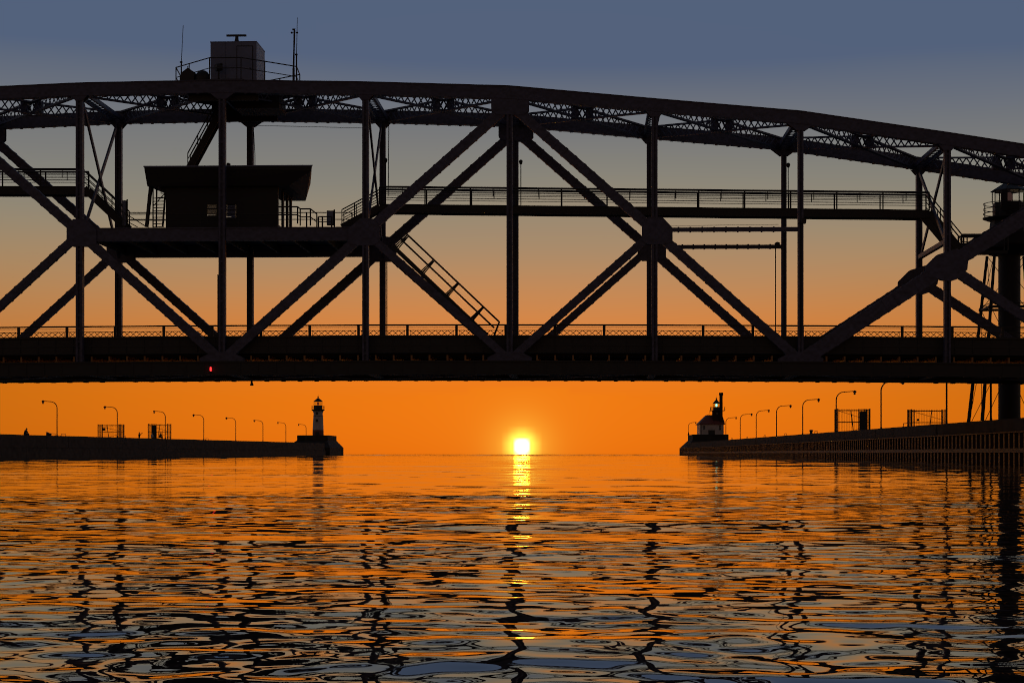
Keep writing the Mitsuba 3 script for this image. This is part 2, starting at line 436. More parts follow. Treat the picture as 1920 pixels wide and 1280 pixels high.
# the floor: fascia girders, slab, floor beams, stringers, ribs
for i in range(I0, I1):
    P = lambda dz, y, k=i: ((xs[k], y, zd[k] + dz), (xs[k + 1], y, zd[k + 1] + dz))
    for y in (D1 + 0.55, D2 - 0.55):
        b = MB()
        b.beam(*P(2.42, y), 0.12, 1.05)
        b.beam(*P(2.96, y), 0.34, 0.09)
        b.beam(*P(1.9, y), 0.3, 0.07)
        b.beam(*P(2.45, y - 0.04), 0.12, 0.16)
        for k in range(8):
            u = (k + 0.5) / 8
            x, z = xs[i] + u * L, zd[i] * (1 - u) + zd[i + 1] * u
            b.box(x - 0.03, x + 0.03, y - 0.12, y + 0.12, z + 1.95, z + 2.9)
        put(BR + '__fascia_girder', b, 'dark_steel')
    b = MB()
    b.hex8([(xs[i] + 0.001, D1 + 0.7, zd[i] + 2.3), (xs[i + 1], D1 + 0.7, zd[i + 1] + 2.3), (xs[i + 1], D2 - 0.7, zd[i + 1] + 2.3), (xs[i] + 0.001, D2 - 0.7, zd[i] + 2.3),
            (xs[i] + 0.001, D1 + 0.7, zd[i] + 2.55), (xs[i + 1], D1 + 0.7, zd[i + 1] + 2.55), (xs[i + 1], D2 - 0.7, zd[i + 1] + 2.55), (xs[i] + 0.001, D2 - 0.7, zd[i] + 2.55)])
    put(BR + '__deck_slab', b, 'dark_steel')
    for k in range(5):
        put(BR + '__stringer', MB().beam(*P(1.98, D1 + 1.8 + k * 1.82), 0.2, 0.5), 'dark_steel')
    for k in range(8):
        u = (k + 0.5) / 8
        x, z = xs[i] + u * L, zd[i] * (1 - u) + zd[i + 1] * u
        put(BR + '__floor_rib', MB().box(x - 0.06, x + 0.06, D1 + 0.75, D2 - 0.75, z + 1.35, z + 1.72), 'oxide_steel')
    # bottom lateral bracing seen from the water
    b = MB()
    for y0, y1 in ((D1 + 0.35, D2 - 0.35), (D2 - 0.35, D1 + 0.35)):
        b.beam((xs[i] + 0.2, y0, zb[i] + 0.1 + (0.012 if y0 < y1 else 0)), (xs[i + 1] - 0.2, y1, zb[i + 1] + 0.1 + (0.012 if y0 < y1 else 0)), 0.35, 0.1, np.cross([L, y1 - y0, 0], [0, 0, 1]))
    put(BR + '__bottom_lateral', b, 'steel')
for i in range(I0, I1 + 1):
    b = MB()
    b.box(xs[i] - 0.07, xs[i] + 0.07, D1 + 0.27, D2 - 0.27, zb[i] + 0.12, zd[i] + 1.7)
    for dz in (0.52, 1.66):
        b.box(xs[i] - 0.26, xs[i] + 0.26, D1 + 0.36, D2 - 0.36, zd[i] + dz - 0.04, zd[i] + dz + 0.045)
    put(BR + '__floor_beam', b, 'dark_steel')

# the deck railings: posts, rails and lattice panels
for y in (D1 + 0.55,):
    rl = key(BR + '__railing')
    pitch = 3.35
    xp = at(35, 700, D1 + 0.55)[0] - 8 * pitch
    n = int((xs[I1] - xp) / pitch)
    for k in range(n + 1):
        x = xp + k * pitch
        if x < xs[I0] or x > xs[I1]:
            continue
        z = zbot(x) + 3.005
        put(rl + '__post', MB().box(x - 0.09, x + 0.09, y - 0.07, y + 0.07, z, z + 0.72), 'dark_steel')
        if x + pitch > xs[I1]:
            continue
        z1 = zbot(x + pitch) + 3.005
        a, c = np.array([x + 0.09, y, z]), np.array([x + pitch - 0.09, y, z1])
        up = lambda h: np.array([0, 0, h])
        put(rl + '__top_rail', MB().beam((x, y, z + 0.75), (x + pitch, y, z1 + 0.75), 0.14, 0.09), 'dark_steel')
        b = MB()
        for h in (0.385, 0.03):
            b.beam(a + up(h), c + up(h), 0.05, 0.045)
        b.beam(a + up(0.56), c + up(0.56), 0.02, 0.018)
        b.beam(a + up(0.635), c + up(0.635), 0.02, 0.014)
        for s, e in ((a, c), (c, a)):
            b.beam(s + (e - s) * 0.03 + up(0), s + (e - s) * 0.03 + up(0.385), 0.03, 0.03)
        m = 7
        for j in range(m):
            for s in (0, 1):
                u0, u1 = (j + 0.2) / (m + 0.4), (j + 1.2) / (m + 0.4)
                b.beam(a + (c - a) * u0 + up(0.03 + 0.355 * s), a + (c - a) * u1 + up(0.385 - 0.355 * s), 0.02, 0.042)
        put(rl + '__lattice_panel', b, 'dark_steel')


# ---------------------------------------------------------------- upper walkway, stairs and the platform of the control house (parts of the bridge)
YW = D1 + 5.2            # the walkway runs between the trusses
WW = 1.2
def railing(owner, pts, y, posts, hs=(1.25, 0.62, 0.47), r=0.035, post_r=0.05, mat='dark_steel', thick=0.06):
    """A pipe railing along pts (x, z of the walking surface) on the plane y, or along 3D points if y is None."""
    P = [np.array([p[0], y, p[1]]) if y is not None else np.array(p) for p in pts]
    up = np.array([0, 0, 1.0])
    for n, h in enumerate(hs):
        b = MB()
        for a, c in zip(P[:-1], P[1:]):
            b.tube([a + up * h, c + up * h], thick if n == 0 else r)
        put(owner + '__handrail', b, mat)
    for k in posts:
        for q in (k if isinstance(k, (list, tuple)) else [k]):
            i = min(int(q), len(P) - 2)
            c = P[i] + (P[i + 1] - P[i]) * (q - i)
            put(owner + '__post', MB().tube([c, c + up * hs[0]], post_r), mat)


def walkway(xa, xb, z_of):
    w = key(BR + '__walkway')
    n = max(1, int(round((xb - xa) / 3.15)))
    xsq = np.linspace(xa, xb, n + 1)
    for k in range(n):
        a, c = xsq[k], xsq[k + 1]
        put(w + '__deck_panel', MB().hex8([(a + 0.01, YW, z_of(a) - 0.1), (c, YW, z_of(c) - 0.1), (c, YW + WW, z_of(c) - 0.1), (a + 0.01, YW + WW, z_of(a) - 0.1),
                                           (a + 0.01, YW, z_of(a)), (c, YW, z_of(c)), (c, YW + WW, z_of(c)), (a + 0.01, YW + WW, z_of(a))]), 'dark_steel')
    for y in (YW - 0.06, YW + WW + 0.06):
        b = MB()
        b.beam((xa, y, z_of(xa) - 0.25), (xb, y, z_of(xb) - 0.25), 0.08, 0.56)
        for dz in (-0.51, 0.01):
            b.beam((xa, y, z_of(xa) + dz), (xb, y, z_of(xb) + dz), 0.2, 0.05)
        put(w + '__edge_girder', b, 'dark_steel')
        pts = [(x, z_of(x)) for x in xsq]
        railing(w, pts, y, list(range(n + 1)), hs=(1.25, 0.66, 0.5, 0.93, 1.05), r=0.022, thick=0.075)
        for k in range(n):
            x = (xsq[k] + xsq[k + 1]) / 2
            put(w + '__post', MB().tube([(x, y, z_of(x) + 0.66), (x, y, z_of(x) + 1.25)], 0.03), 'dark_steel')
    return w


pa, pb = at(712, 384, YW), at(1742, 395, YW)
zr = lambda x: pa[2] + (pb[2] - pa[2]) * (x - pa[0]) / (pb[0] - pa[0])
walkway(pa[0], pb[0], zr)
pc, pd = at(-330, 350, YW), at(158, 351, YW)
zl = lambda x: pc[2] + (pd[2] - pc[2]) * (x - pc[0]) / (pd[0] - pc[0])
walkway(pc[0], pd[0], zl)


def stair(p0, p1, rail_h=1.25, y0=None, width=1.1, steps=None, hs=(1.15, 0.72, 0.35)):
    """A steel stair from p0 up to p1 (x, z)."""
    y0 = YW if y0 is None else y0
    s = key(BR + '__stair')
    for y in (y0, y0 + width):
        put(s + '__stringer', MB().beam((p0[0], y, p0[1] - 0.1), (p1[0], y, p1[1] - 0.1), 0.08, 0.5), 'dark_steel')
        n = 3
        railing(s, [p0, p1], y, [j / n for j in range(n + 1)], hs=hs, r=0.03, thick=0.045, post_r=0.035)
    n = steps or max(3, int(abs(p1[1] - p0[1]) / 0.24))
    for k in range(1, n):
        u = k / n
        x, z = p0[0] + (p1[0] - p0[0]) * u, p0[1] + (p1[1] - p0[1]) * u
        put(s + '__tread', MB().box(x - 0.13, x + 0.13, y0 + 0.05, y0 + width - 0.05, z - 0.02, z + 0.02), 'dark_steel')
    return s


xz = lambda px, py, y: tuple(at(px, py, y)[[0, 2]])
stair(xz(236, 424, YW), xz(158, 351, YW))                 # down from the left walkway to the platform
stair(xz(641, 424, YW), xz(712, 384 + 2, YW))             # up from the platform to the right walkway
stair(xz(1806, 474, YW), xz(1742, 395, YW))               # down at the right end
stair(xz(352, 318, D1 + 6.5), xz(408, 215, D1 + 6.5), y0=D1 + 6.5, width=0.9)     # from the house roof to the top of the truss
# the stair that follows the slanting truss member down to the deck
ys = D1 + 0.35
a, c = np.array([at(737, 462, ys)[0], ys, at(737, 462, ys)[2]]), np.array([at(912, 628, ys)[0], ys, at(912, 628, ys)[2]])
st = key(BR + '__stair')
for y in (ys, ys + 0.8):
    q = np.array([0, y - ys, 0])
    put(st + '__stringer', MB().beam(a + q, c + q, 0.07, 0.28), 'dark_steel')
    n_ = np.array([(a - c)[2], 0, -(a - c)[0]])
    n_ = n_ / np.linalg.norm(n_) * (1 if n_[2] > 0 else -1)
    for h in (1.25, 0.72):
        put(st + '__handrail', MB().tube([a + q + n_ * h, c + q + n_ * h, c + q + np.array([0.18, 0, -0.9 + (1.25 - h) * 0.2])] if h > 1 else [a + q + n_ * h, c + q + n_ * h], 0.055), 'dark_steel')
    for u in (0.02, 0.3, 0.56, 0.83):
        p = a + (c - a) * u + q
        for e in (-0.09, 0.09):
            put(st + '__post', MB().tube([p + (c - a) / np.linalg.norm(c - a) * e, p + n_ * 1.25], 0.04), 'dark_steel')
for k in range(1, 22):
    p = a + (c - a) * k / 22
    put(st + '__tread', MB().box(p[0] - 0.12, p[0] + 0.12, ys + 0.05, ys + 0.75, p[2] - 0.02, p[2] + 0.02), 'dark_steel')
# landing at the right end
za = at(1806, 470, YW)[2]
w = key(BR + '__walkway')
put(w + '__deck_panel', MB().box(at(1803, 470, YW)[0], at(1803, 470, YW)[0] + 3.2, YW, YW + WW, za - 0.2, za), 'dark_steel')
for y in (YW, YW + WW):
    railing(w, [(at(1803, 470, YW)[0], za), (at(1803, 470, YW)[0] + 3.2, za)], y, [0, 0.12, 0.5, 1], hs=(1.1, 0.6, 0.4), thick=0.08)
put(w + '__bracket', MB().hull([(at(1724, 410, YW)[0], YW, at(1724, 408, YW)[2]), (at(1742, 395, YW)[0], YW, at(1742, 395, YW)[2]), (at(1806, 480, YW)[0], YW, at(1806, 476, YW)[2]),
                               (at(1790, 486, YW)[0], YW, at(1790, 486, YW)[2])] + [(at(px, py, YW)[0], YW + 0.1, at(px, py, YW)[2]) for px, py in ((1724, 408), (1742, 395), (1806, 476), (1790, 486))]), 'dark_steel')

# the house platform
zp = at(417, 427, D1)[2]
PF = key(BR + '__platform')
for k in range(8):
    x0, x1 = xs[-1] + 0.6 + k * (2 * L - 1.2) / 8, xs[-1] + 0.6 + (k + 1) * (2 * L - 1.2) / 8 - 0.02
    put(PF + '__floor_panel', MB().box(x0, x1, D1 + 0.35, D2 - 0.35, zp - 0.16, zp - 0.04), 'dark_steel')
    put(PF + '__joist', MB().box(x0 - 0.06, x0 + 0.06, D1 + 0.2, D2 - 0.2, zp - 0.75, zp - 0.17), 'dark_steel')
y = D1 + 0.5
railing(PF, [xz(232, 427, y), xz(520, 427, y)], y, [0.0, 0.16, 0.5, 0.75, 1], hs=(0.92, 0.5), r=0.028, thick=0.032, post_r=0.03)
yv = D1 + 1.2
railing(PF, [(at(520, 0, yv)[0], yv, zp + 0.4), (at(558, 0, yv)[0], yv, zp + 0.4), (at(563, 0, yv)[0], yv, zp + 0.25), (at(582, 0, yv)[0], yv, zp + 0.25), (at(594, 0, yv)[0], yv, zp - 0.1)],
        None, [0, 1, 2, 3, 4], hs=(1.15, 0.6), r=0.035, thick=0.045, post_r=0.045)
railing(PF, [xz(597, 427, yv), xz(622, 427, yv)], yv, [0, 0.3, 1], hs=(0.75, 0.4), r=0.03, thick=0.04)
railing(PF, [xz(236, 427, D2 - 1), xz(660, 427, D2 - 1)], D2 - 1, [0, 0.2, 0.4, 0.6, 0.8, 1], hs=(1.1, 0.6), r=0.03, thick=0.035)
put(PF + '__step_rail', MB().tube([at(228, 396, y), at(272, 424, y)], 0.03).tube([at(228, 410, y), at(258, 426, y)], 0.03), 'dark_steel')


# ---------------------------------------------------------------- things that stand on the bridge
def poly(name, pts_near, y0, y1, m):
    return put(name, MB().prism_y(pts_near, y0, y1), m)


CHS = thing('control_house', 'flat roofed operators house with wide flared eaves on the bridge platform', 'house')
yn, yf = D1 + 1.6, D1 + 8.0
hx0, hx1 = at(311, 0, yn)[0], at(521, 0, yn)[0]
hz0, hz1 = zp, at(400, 340, yn)[2]
wz0, wz1 = at(400, 404, yn)[2], at(400, 383, yn)[2]
def wall_with_openings(name, u0, u1, z0, z1, openings, place, t=0.15, m='house_cladding'):
    """A wall along u with rectangular openings (ua, ub, za, zb); place(u, z, depth) gives the 3D point."""
    us = sorted({u0, u1, *[o[0] for o in openings], *[o[1] for o in openings]})
    b = MB()
    for ua, ub in zip(us[:-1], us[1:]):
        cuts = sorted([(o[2], o[3]) for o in openings if o[0] <= ua and o[1] >= ub])
        lo = z0
        for ca, cb in cuts + [(z1, z1)]:
            if ca > lo + 1e-6:
                b.hex8([place(ua, lo, 0), place(ub, lo, 0), place(ub, lo, t), place(ua, lo, t), place(ua, ca, 0), place(ub, ca, 0), place(ub, ca, t), place(ua, ca, t)])
            lo = max(lo, cb)
    return put(name, b, m)


X = lambda px: at(px, 0, yn)[0]
wins = [(X(388), X(406), wz0 - 0.05, wz1), (X(421), X(443), wz0 - 0.2, wz1)]
wall_with_openings(CHS + '__wall', hx0, hx1, hz0, hz1, wins, lambda u, z, d: (u, yn + d, z))
wall_with_openings(CHS + '__wall', hx0, hx1, hz0, hz1, [(X(330), X(372), wz0 - 0.3, wz1 + 0.1), (X(390), X(402), wz0, wz1), (X(424), X(440), wz0, wz1), (X(470), X(510), wz0 - 0.3, wz1 + 0.1)], lambda u, z, d: (u, yf - d, z))
wall_with_openings(CHS + '__wall', yn + 0.16, yf - 0.16, hz0, hz1, [], lambda u, z, d: (hx0 + d, u, z))
wall_with_openings(CHS + '__wall', yn + 0.16, yf - 0.16, hz0, hz1, [(yn + 0.4, yn + 2.3, hz0 + 0.4, hz1 - 0.45), (yn + 2.7, yn + 4.4, hz0 + 0.4, hz1 - 0.45), (yn + 4.7, yf - 0.5, hz0 + 0.4, hz1 - 0.45)], lambda u, z, d: (hx1 - d, u, z))
for u0, u1, z0, z1 in wins:
    w = put(CHS + '__window', MB().box(u0, u1, yn + 0.07, yn + 0.075, z0, z1), 'glass')
    b = MB()
    for zz in (z0, z0 + 0.62 * (z1 - z0), z1):
        b.box(u0, u1, yn + 0.05, yn + 0.1, zz - 0.035, zz + 0.035)
    put(w + '__frame', b, 'house_cladding')
    b = MB()
    for j in range(int((z1 - z0) / 0.1)):
        b.box(u0 + 0.03, u1 - 0.03, yn + 0.11, yn + 0.13, z0 + 0.03 + j * 0.1, z0 + 0.1 + j * 0.1)
    put(w + '__blind', b, 'cab_paint', kind='stuff')
for y0, y1 in ((yn + 0.4, yn + 2.3), (yn + 2.7, yn + 4.4), (yn + 4.7, yf - 0.5)):
    put(CHS + '__window', MB().box(hx1 - 0.08, hx1 - 0.075, y0, y1, hz0 + 0.4, hz1 - 0.45), 'glass')
put(CHS + '__desk', MB().box(X(392), X(440), yf - 2.2, yf - 1.5, hz0, wz0 - 0.3).box(X(402), X(412), yf - 2.0, yf - 1.7, wz0 - 0.3, wz0 + 0.15).box(X(428), X(436), yf - 2.1, yf - 1.8, wz0 - 0.3, wz0 + 0.2), 'house_cladding')
# flared roof: the upper edge overhangs the lower
yr0, yr1 = D1 + 0.75, D1 + 9.2
rp = lambda px, py, y: at(px, py, y)
zrt = rp(400, 313, yr0)[2]
zrb = rp(400, 347.5, yr0)[2]
xr = lambda px, y=None: at(px, 0, yr0)[0]
roof = [(xr(270), yr0, zrt), (xr(585), yr0, zrt), (xr(274), yr0 + 0.35, zrb), (xr(541), yr0 + 0.35, zrb), (xr(583), yr0, zrt - 0.3),
        (at(573, 0, yr1)[0], yr1, zrb), (xr(549), yr1, zrt), (xr(300), yr1, zrt), (xr(300), yr1, zrb)]
put(CHS + '__roof', MB().hull(roof), 'house_cladding')
put(CHS + '__roof__edge_flashing', MB().box(xr(269), xr(586), yr0 - 0.05, yr0 + 0.08, zrt + 0.005, zrt + 0.08), 'cab_paint')
put(CHS + '__roof__eave_brace', MB().hull([at(296, 348, yn + .2), at(311, 348, yn + .2), at(311, 364, yn + .2), at(303, 352, yn + .2), at(296, 348, yn + .3), at(311, 348, yn + .3), at(311, 364, yn + .3)]), 'house_cladding')
put(CHS + '__roof__vent', MB().tube([at(428, 314, yr0 + 2), at(428, 306, yr0 + 2)], 0.09).tube([at(425, 309, yr0 + 2), at(432, 309, yr0 + 2)], 0.08), 'house_cladding')
# ladder with slanting side posts under the left eave
LA = thing('access_ladder', 'steep access ladder under the left eave of the operators house', 'ladder')
for (a0, b0, a1, b1), rr in (((275, 426, 283, 348), 0.14), ((305, 426, 310, 362), 0.07), ((287, 426, 287, 348), 0.05), ((293, 426, 294, 350), 0.05)):
    put(LA + '__side_post', MB().tube([at(a0, b0, yn + .8), at(a1, b1, yn + .8)], rr), 'dark_steel')
for k in range(10):
    py = 372 + k * 6
    put(LA + '__rung', MB().tube([at(286, py, yn + .8), at(307, py - 0.6, yn + .8)], 0.03), 'dark_steel')
put(LA + '__handrail', MB().tube([at(288, 386, yn + .8), at(308, 364, yn + .8)], 0.035).tube([at(293, 350, yn + .8), at(293, 371, yn + .8), at(309, 370, yn + .8)], 0.03).tube([at(302, 353, yn + .8), at(302, 363, yn + .8), at(309, 363, yn + .8)], 0.03), 'dark_steel')
for n, (px, py, w, h, y, lab) in enumerate(((619, 395, 13, 27, yv + 1, 'grey upright switch cabinet on the right end of the platform'), (233, 376, 8, 50, YW - 1, 'slim upright switch cabinet at the foot of the left stair'))):
    c = at(px, py, y)
    s = 0.0365
    CB = thing('switch_cabinet', lab, 'cabinet')
    put(CB + '__body', MB().box(c[0] - w * s / 2, c[0] + w * s / 2, y, y + 0.4, c[2] - h * s, c[2]), 'dark_steel')
    put(CB + '__door', MB().box(c[0] - w * s / 2 + 0.04, c[0] + w * s / 2 - 0.04, y - 0.02, y, c[2] - h * s + 0.05, c[2] - 0.05), 'cab_paint')
    put(CB + '__conduit', MB().tube([(c[0] + w * s / 2 + 0.04, y + 0.1, zp - 0.04), (c[0] + w * s / 2 + 0.04, y + 0.1, c[2] + 0.08)], 0.05), 'dark_steel')

# the cab on top of the truss, with its platform
ztop = zt[0]
PT = key(BR + '__roof_platform')
zf = at(420, 108, D1 - 0.1)[2] - 1.45
ring = [(at(330, 0, D1 + 3.2)[0], D1 + 3.2), (at(393, 0, D1)[0], D1), (at(452, 0, D1)[0], D1), (at(556, 0, D1 + 3.2)[0], D1 + 3.2), (at(562, 0, D1 + 6)[0], D1 + 6), (at(470, 0, D1 + 9.5)[0], D1 + 9.5), (at(400, 0, D1 + 9.5)[0], D1 + 9.5), (at(338, 0, D1 + 6)[0], D1 + 6)]
b = MB()
b.hull([(x, y, zf - 0.1) for x, y in ring] + [(x, y, zf) for x, y in ring])
put(PT + '__floor', b, 'dark_steel')
railing(PT, [(x, y, zf) for x, y in ring + ring[:1]], None, [0, 0.4, 1, 2, 2.42, 3, 4, 4.4, 5, 5.5, 6, 7], hs=(1.45, 0.75), r=0.03, thick=0.04, post_r=0.04)
for y0, y1, x0, x1, z0, z1 in ((D1 + 0.35, D1 + 0.6, -2.4, 2.4, zt[0] - 1.3, zf - 0.11), (D2 - 2.4, D2 - 2.1, -2.4, 2.4, zt[0] - 1.3, zf - 0.11), (D1 + 3, D1 + 6, 0.3, 3.4, zt[0] - 1.35, zt[0] - 0.4)):
    put(PT + '__support', MB().box(xs[0] + x0, xs[0] + x1, y0, y1, z0, z1), 'dark_steel')
CAB = thing('machine_cab', 'pale grey metal cab with a door on top of the truss', 'cabin')
yc0, yc1 = D1 + 1.6, D1 + 5.0
cx0, cx1 = at(394.5, 0, yc0)[0], at(481, 0, yc0)[0]
cz1 = at(440, 78, yc0)[2]
b = MB()
for k in range(3):
    x0, x1 = cx0 + (cx1 - cx0) * k / 3, cx0 + (cx1 - cx0) * (k + 1) / 3
    put(CAB + '__wall_panel', MB().box(x0 + 0.008, x1 - 0.008, yc0, yc0 + 0.06, zf, cz1 - 0.06), 'cab_paint')
    put(CAB + '__wall_panel', MB().box(cx1 - 0.06, cx1, yc0 + 0.062 + (yc1 - yc0 - 0.062) * k / 3 + 0.008, yc0 + 0.062 + (yc1 - yc0 - 0.062) * (k + 1) / 3 - 0.008, zf, cz1 - 0.06), 'cab_paint')
put(CAB + '__body', MB().box(cx0 + 0.03, cx1 - 0.065, yc0 + 0.065, yc1, zf, cz1 - 0.062), 'cab_paint')
put(CAB + '__roof', MB().box(cx0 - 0.02, cx1 + 0.02, yc0 - 0.02, yc1 + 0.02, cz1 - 0.06, cz1), 'cab_paint')
d0, d1 = at(445, 0, yc0)[0], at(473, 0, yc0)[0]
dz1 = at(440, 88, yc0)[2]
dr_ = put(CAB + '__door', MB().box(d0, d1, yc0 - 0.04, yc0 - 0.005, zf + 0.05, dz1), 'cab_paint')
put(dr_ + '__handle', MB().sphere((d1 - 0.12, yc0 - 0.08, zf + 1.0), 0.07, 1), 'dark_steel')
put(dr_ + '__frame', MB().box(d0 - 0.05, d0 - 0.004, yc0 - 0.055, yc0 - 0.003, zf, dz1 + 0.05).box(d1 + 0.004, d1 + 0.05, yc0 - 0.055, yc0 - 0.003, zf, dz1 + 0.05).box(d0 - 0.05, d1 + 0.05, yc0 - 0.057, yc0 - 0.004, dz1 + 0.004, dz1 + 0.06), 'dark_steel')
RD = thing('radar_antenna', 'flat bar radar antenna turning on the roof of the grey cab', 'radar')
c = at(444, 77, yc0 + 1.6)
put(RD + '__pedestal', MB().lathe([(0.3, 0), (0.3, 0.16), (0.22, 0.24), (0.14, 0.4), (0.1, at(444, 68, yc0 + 1.6)[2] - cz1)], (c[0], yc0 + 1.6, cz1), 12), 'dark_steel')
put(RD + '__scanner', MB().box(c[0] - 0.72, c[0] + 0.66, yc0 + 1.5, yc0 + 1.7, at(444, 68.3, yc0 + 1.5)[2], at(444, 65, yc0 + 1.5)[2]), 'dark_steel')
def whip(name, lab, px, py0, py1, pyb, y, lean=0):
    k = thing(name, lab, 'antenna')
    p0, pm, p1 = at(px, pyb, y), at(px, py0, y), at(px + lean, py1, y)
    put(k + '__mount', MB().tube([p0, pm], 0.045), 'dark_steel')
    put(k + '__rod', MB().tube([pm, p1], [0.028, 0.018]), 'dark_steel')
    put(k + '__clamp', MB().box(pm[0] - 0.1, pm[0] + 0.07, y - 0.05, y + 0.05, pm[2] - 0.05, pm[2] + 0.05), 'dark_steel')
whip('whip_antenna', 'thin whip antenna at the left end of the roof platform railing', 340, 117, 48, 150, D1 + 3.1, 3.5)
whip('whip_antenna', 'taller whip antenna beside the weather mast at the right end', 556, 103, 33, 150, D1 + 3.5, 1.5)
WM = thing('weather_mast', 'slim weather mast with cup and ball instruments right of the cab', 'mast')
y = D1 + 3.1
put(WM + '__pole', MB().tube([at(550.5, 152, y), at(550.5, 128, y)], 0.085).tube([at(550.5, 130, y), at(552, 57, y)], 0.06), 'dark_steel')
put(WM + '__camera', MB().hull([at(547.5, 57.5, y), at(548.5, 54, y), at(554, 54, y), at(553, 57.5, y), at(547.5, 57.5, y + .2), at(548.5, 54, y + .2), at(554, 54, y + .2), at(553, 57.5, y + .2)]), 'dark_steel')
for px in (547, 557):
    put(WM + '__ball', MB().sphere(at(px, 62, y), 0.075, 1), 'dark_steel')
put(WM + '__crossarm', MB().tube([at(547, 61, y), at(557, 61, y)], 0.02), 'dark_steel')
EQ = thing('equipment_hood', 'dark gabled equipment hood behind the left platform railing', 'equipment box')
y = D1 + 1.5
put(EQ + '__body', MB().prism_y([tuple(at(px, py, y)[[0, 2]]) for px, py in ((339, 152), (339, 137), (352, 127.5), (365, 136), (363, 152))], y, y + 1.1), 'dark_steel')
put(EQ + '__finial', MB().tube([at(352, 128, y + .3), at(352, 124.5, y + .3)], 0.03), 'dark_steel')
DM = thing('domed_ventilator', 'dark domed ventilator between the gabled hood and the cab', 'ventilator')
c = at(380, 152, D1 + 1.9)
put(DM + '__dome', MB().lathe([(0.52, 0), (0.52, 0.2), (0.47, 0.42), (0.34, 0.6), (0.16, 0.7), (0.03, 0.73)], c, 18), 'dark_steel', smooth=40)
put(DM + '__base', MB().lathe([(0.58, -0.3), (0.58, 0.02)], c, 18), 'dark_steel')
SL = thing('searchlight', 'dark round searchlight on a bracket in front of the cab', 'searchlight')
c = at(410, 128, D1 + 0.9)
put(SL + '__drum', MB().tube([c - [0.18, 0.12, 0], c + [0.2, 0.1, 0.03]], [0.26, 0.2], 14), 'dark_steel')
put(SL + '__yoke', MB().tube([c - [0, 0, 0.1], c - [0, 0, 0.95]], 0.06), 'dark_steel')
put(SL + '__hood', MB().tube([c + [-0.24, 0, 0.2], c + [0.26, 0, 0.28]], 0.07), 'dark_steel')

# lamps on the walkway
for px, top, lab in ((976.5, 303, 'globe lamp post on the walkway just right of the thick middle upright'), (1478, 309, 'globe lamp post on the walkway between the paired right uprights'), (723, 300, 'globe lamp post on the walkway at the stair head by the left upright')):
    y = YW + 0.3
    c = at(px, top, y)
    k = thing('walkway_lamp', lab, 'lamp', 'globe lamps on the upper walkway')
    zz = zr(c[0])
    put(k + '__post', MB().tube([(c[0], y, zz), (c[0], y, c[2] - 0.2)], 0.032), 'dark_steel')
    put(k + '__globe', MB().lathe([(0.02, -0.24), (0.09, -0.18), (0.13, -0.05), (0.14, 0.02), (0.09, 0.1), (0.02, 0.13)], c, 12), 'dark_steel', smooth=True)
    put(k + '__base', MB().box(c[0] - 0.16, c[0] + 0.16, y - 0.1, y + 0.1, zz + 0.001, zz + 0.04), 'dark_steel')
# fittings on the paired uprights at the right
for px, py, y, lab in ((1506, 414, D1 - 0.4, 'hooded floodlight on the near slim upright right of the cross struts'), (1457, 458, D2 - 0.45, 'hooded floodlight on the far upright at the end of the lower cross strut')):
    k = thing('floodlight', lab, 'floodlight', 'floodlights on the paired uprights')
    c = at(px, py, y)
    put(k + '__housing', MB().hull([c + [-0.16, -.2, -.2], c + [.16, -.2, -.2], c + [-.16, -.2, .08], c + [.2, -.2, .08], c + [0, -.2, .16], c + [-0.16, .2, -.2], c + [.16, .2, -.2], c + [-.16, .2, .08], c + [.2, .2, .08], c + [0, .2, .16]]), 'dark_steel')
    put(k + '__bracket', MB().tube([c + [0, 0.1, -0.1], c + [-0.34, 0.2, -0.16]], 0.06), 'dark_steel')
    put(k + '__conduit', MB().tube([c + [-0.1, .1, -.2], (c[0] - 0.1, c[1] + .1, zbot(c[0]) + 3)], 0.035), 'dark_steel')
# cables
b = MB()
b.tube([at(483, 236, D1 + 3), at(560, 237.5, D1 + 3), at(680, 240.5, D1 + 3)], 0.018, 4)
b.tube([at(1246, 424, D1 + 6), at(1460, 421, D1 + 6)], 0.014, 4)
put(BR + '__cable', b, 'dark_steel')
put(BR + '__cable', MB().tube([at(729, 232, D1 + 7), at(728, 368, D1 + 7)], 0.03, 4), 'dark_steel')
put(BR + '__conduit', MB().tube([(xs[0] - 0.3, D1 - 0.05, zd[0] + 3), (xs[0] - 0.3, D1 - 0.05, at(417, 515, D1)[2])], 0.04, 6), 'dark_steel')
put(BR + '__conduit', MB().tube([(xs[1] + 0.3, D2 + 0.05, zd[1] + 3), (xs[1] + 0.3, D2 + 0.05, zm[1] - .5)], 0.04, 6), 'dark_steel')
put(BR + '__conduit', MB().tube([at(478, 312, D2), at(478, 290, D2), at(475, 240, D2)], 0.03, 6), 'dark_steel')
# signal lamp and a small box under the span
k = thing('signal_lamp', 'small lit red signal lamp low on the near bottom chord', 'signal lamp')
c = at(395, 692, D1 - 0.42)
put(k + '__lens', MB().lathe([(0.03, -0.14), (0.055, -0.12), (0.055, 0.12), (0.03, 0.14)], c, 10), 'dark_steel', emitter={'type': 'area', 'radiance': {'type': 'rgb', 'value': [0.5, 0.012, 0.012]}})
put(k + '__bracket', MB().box(c[0] - 0.08, c[0] + 0.08, c[1] - 0.06, c[1] + 0.12, c[2] + 0.142, c[2] + 0.22).box(c[0] - 0.08, c[0] + 0.08, c[1] - 0.06, c[1] + 0.12, c[2] - 0.2, c[2] - 0.142), 'dark_steel')
k = thing('clearance_lamp', 'small unlit lantern hanging under the span left of the far lighthouse', 'lamp')
c = at(472, 714, D1 + 0.1)
put(k + '__hanger', MB().box(c[0] - 0.06, c[0] + 0.06, c[1] - 0.06, c[1] + 0.06, c[2] - 0.12, c[2] + 0.1), 'dark_steel')
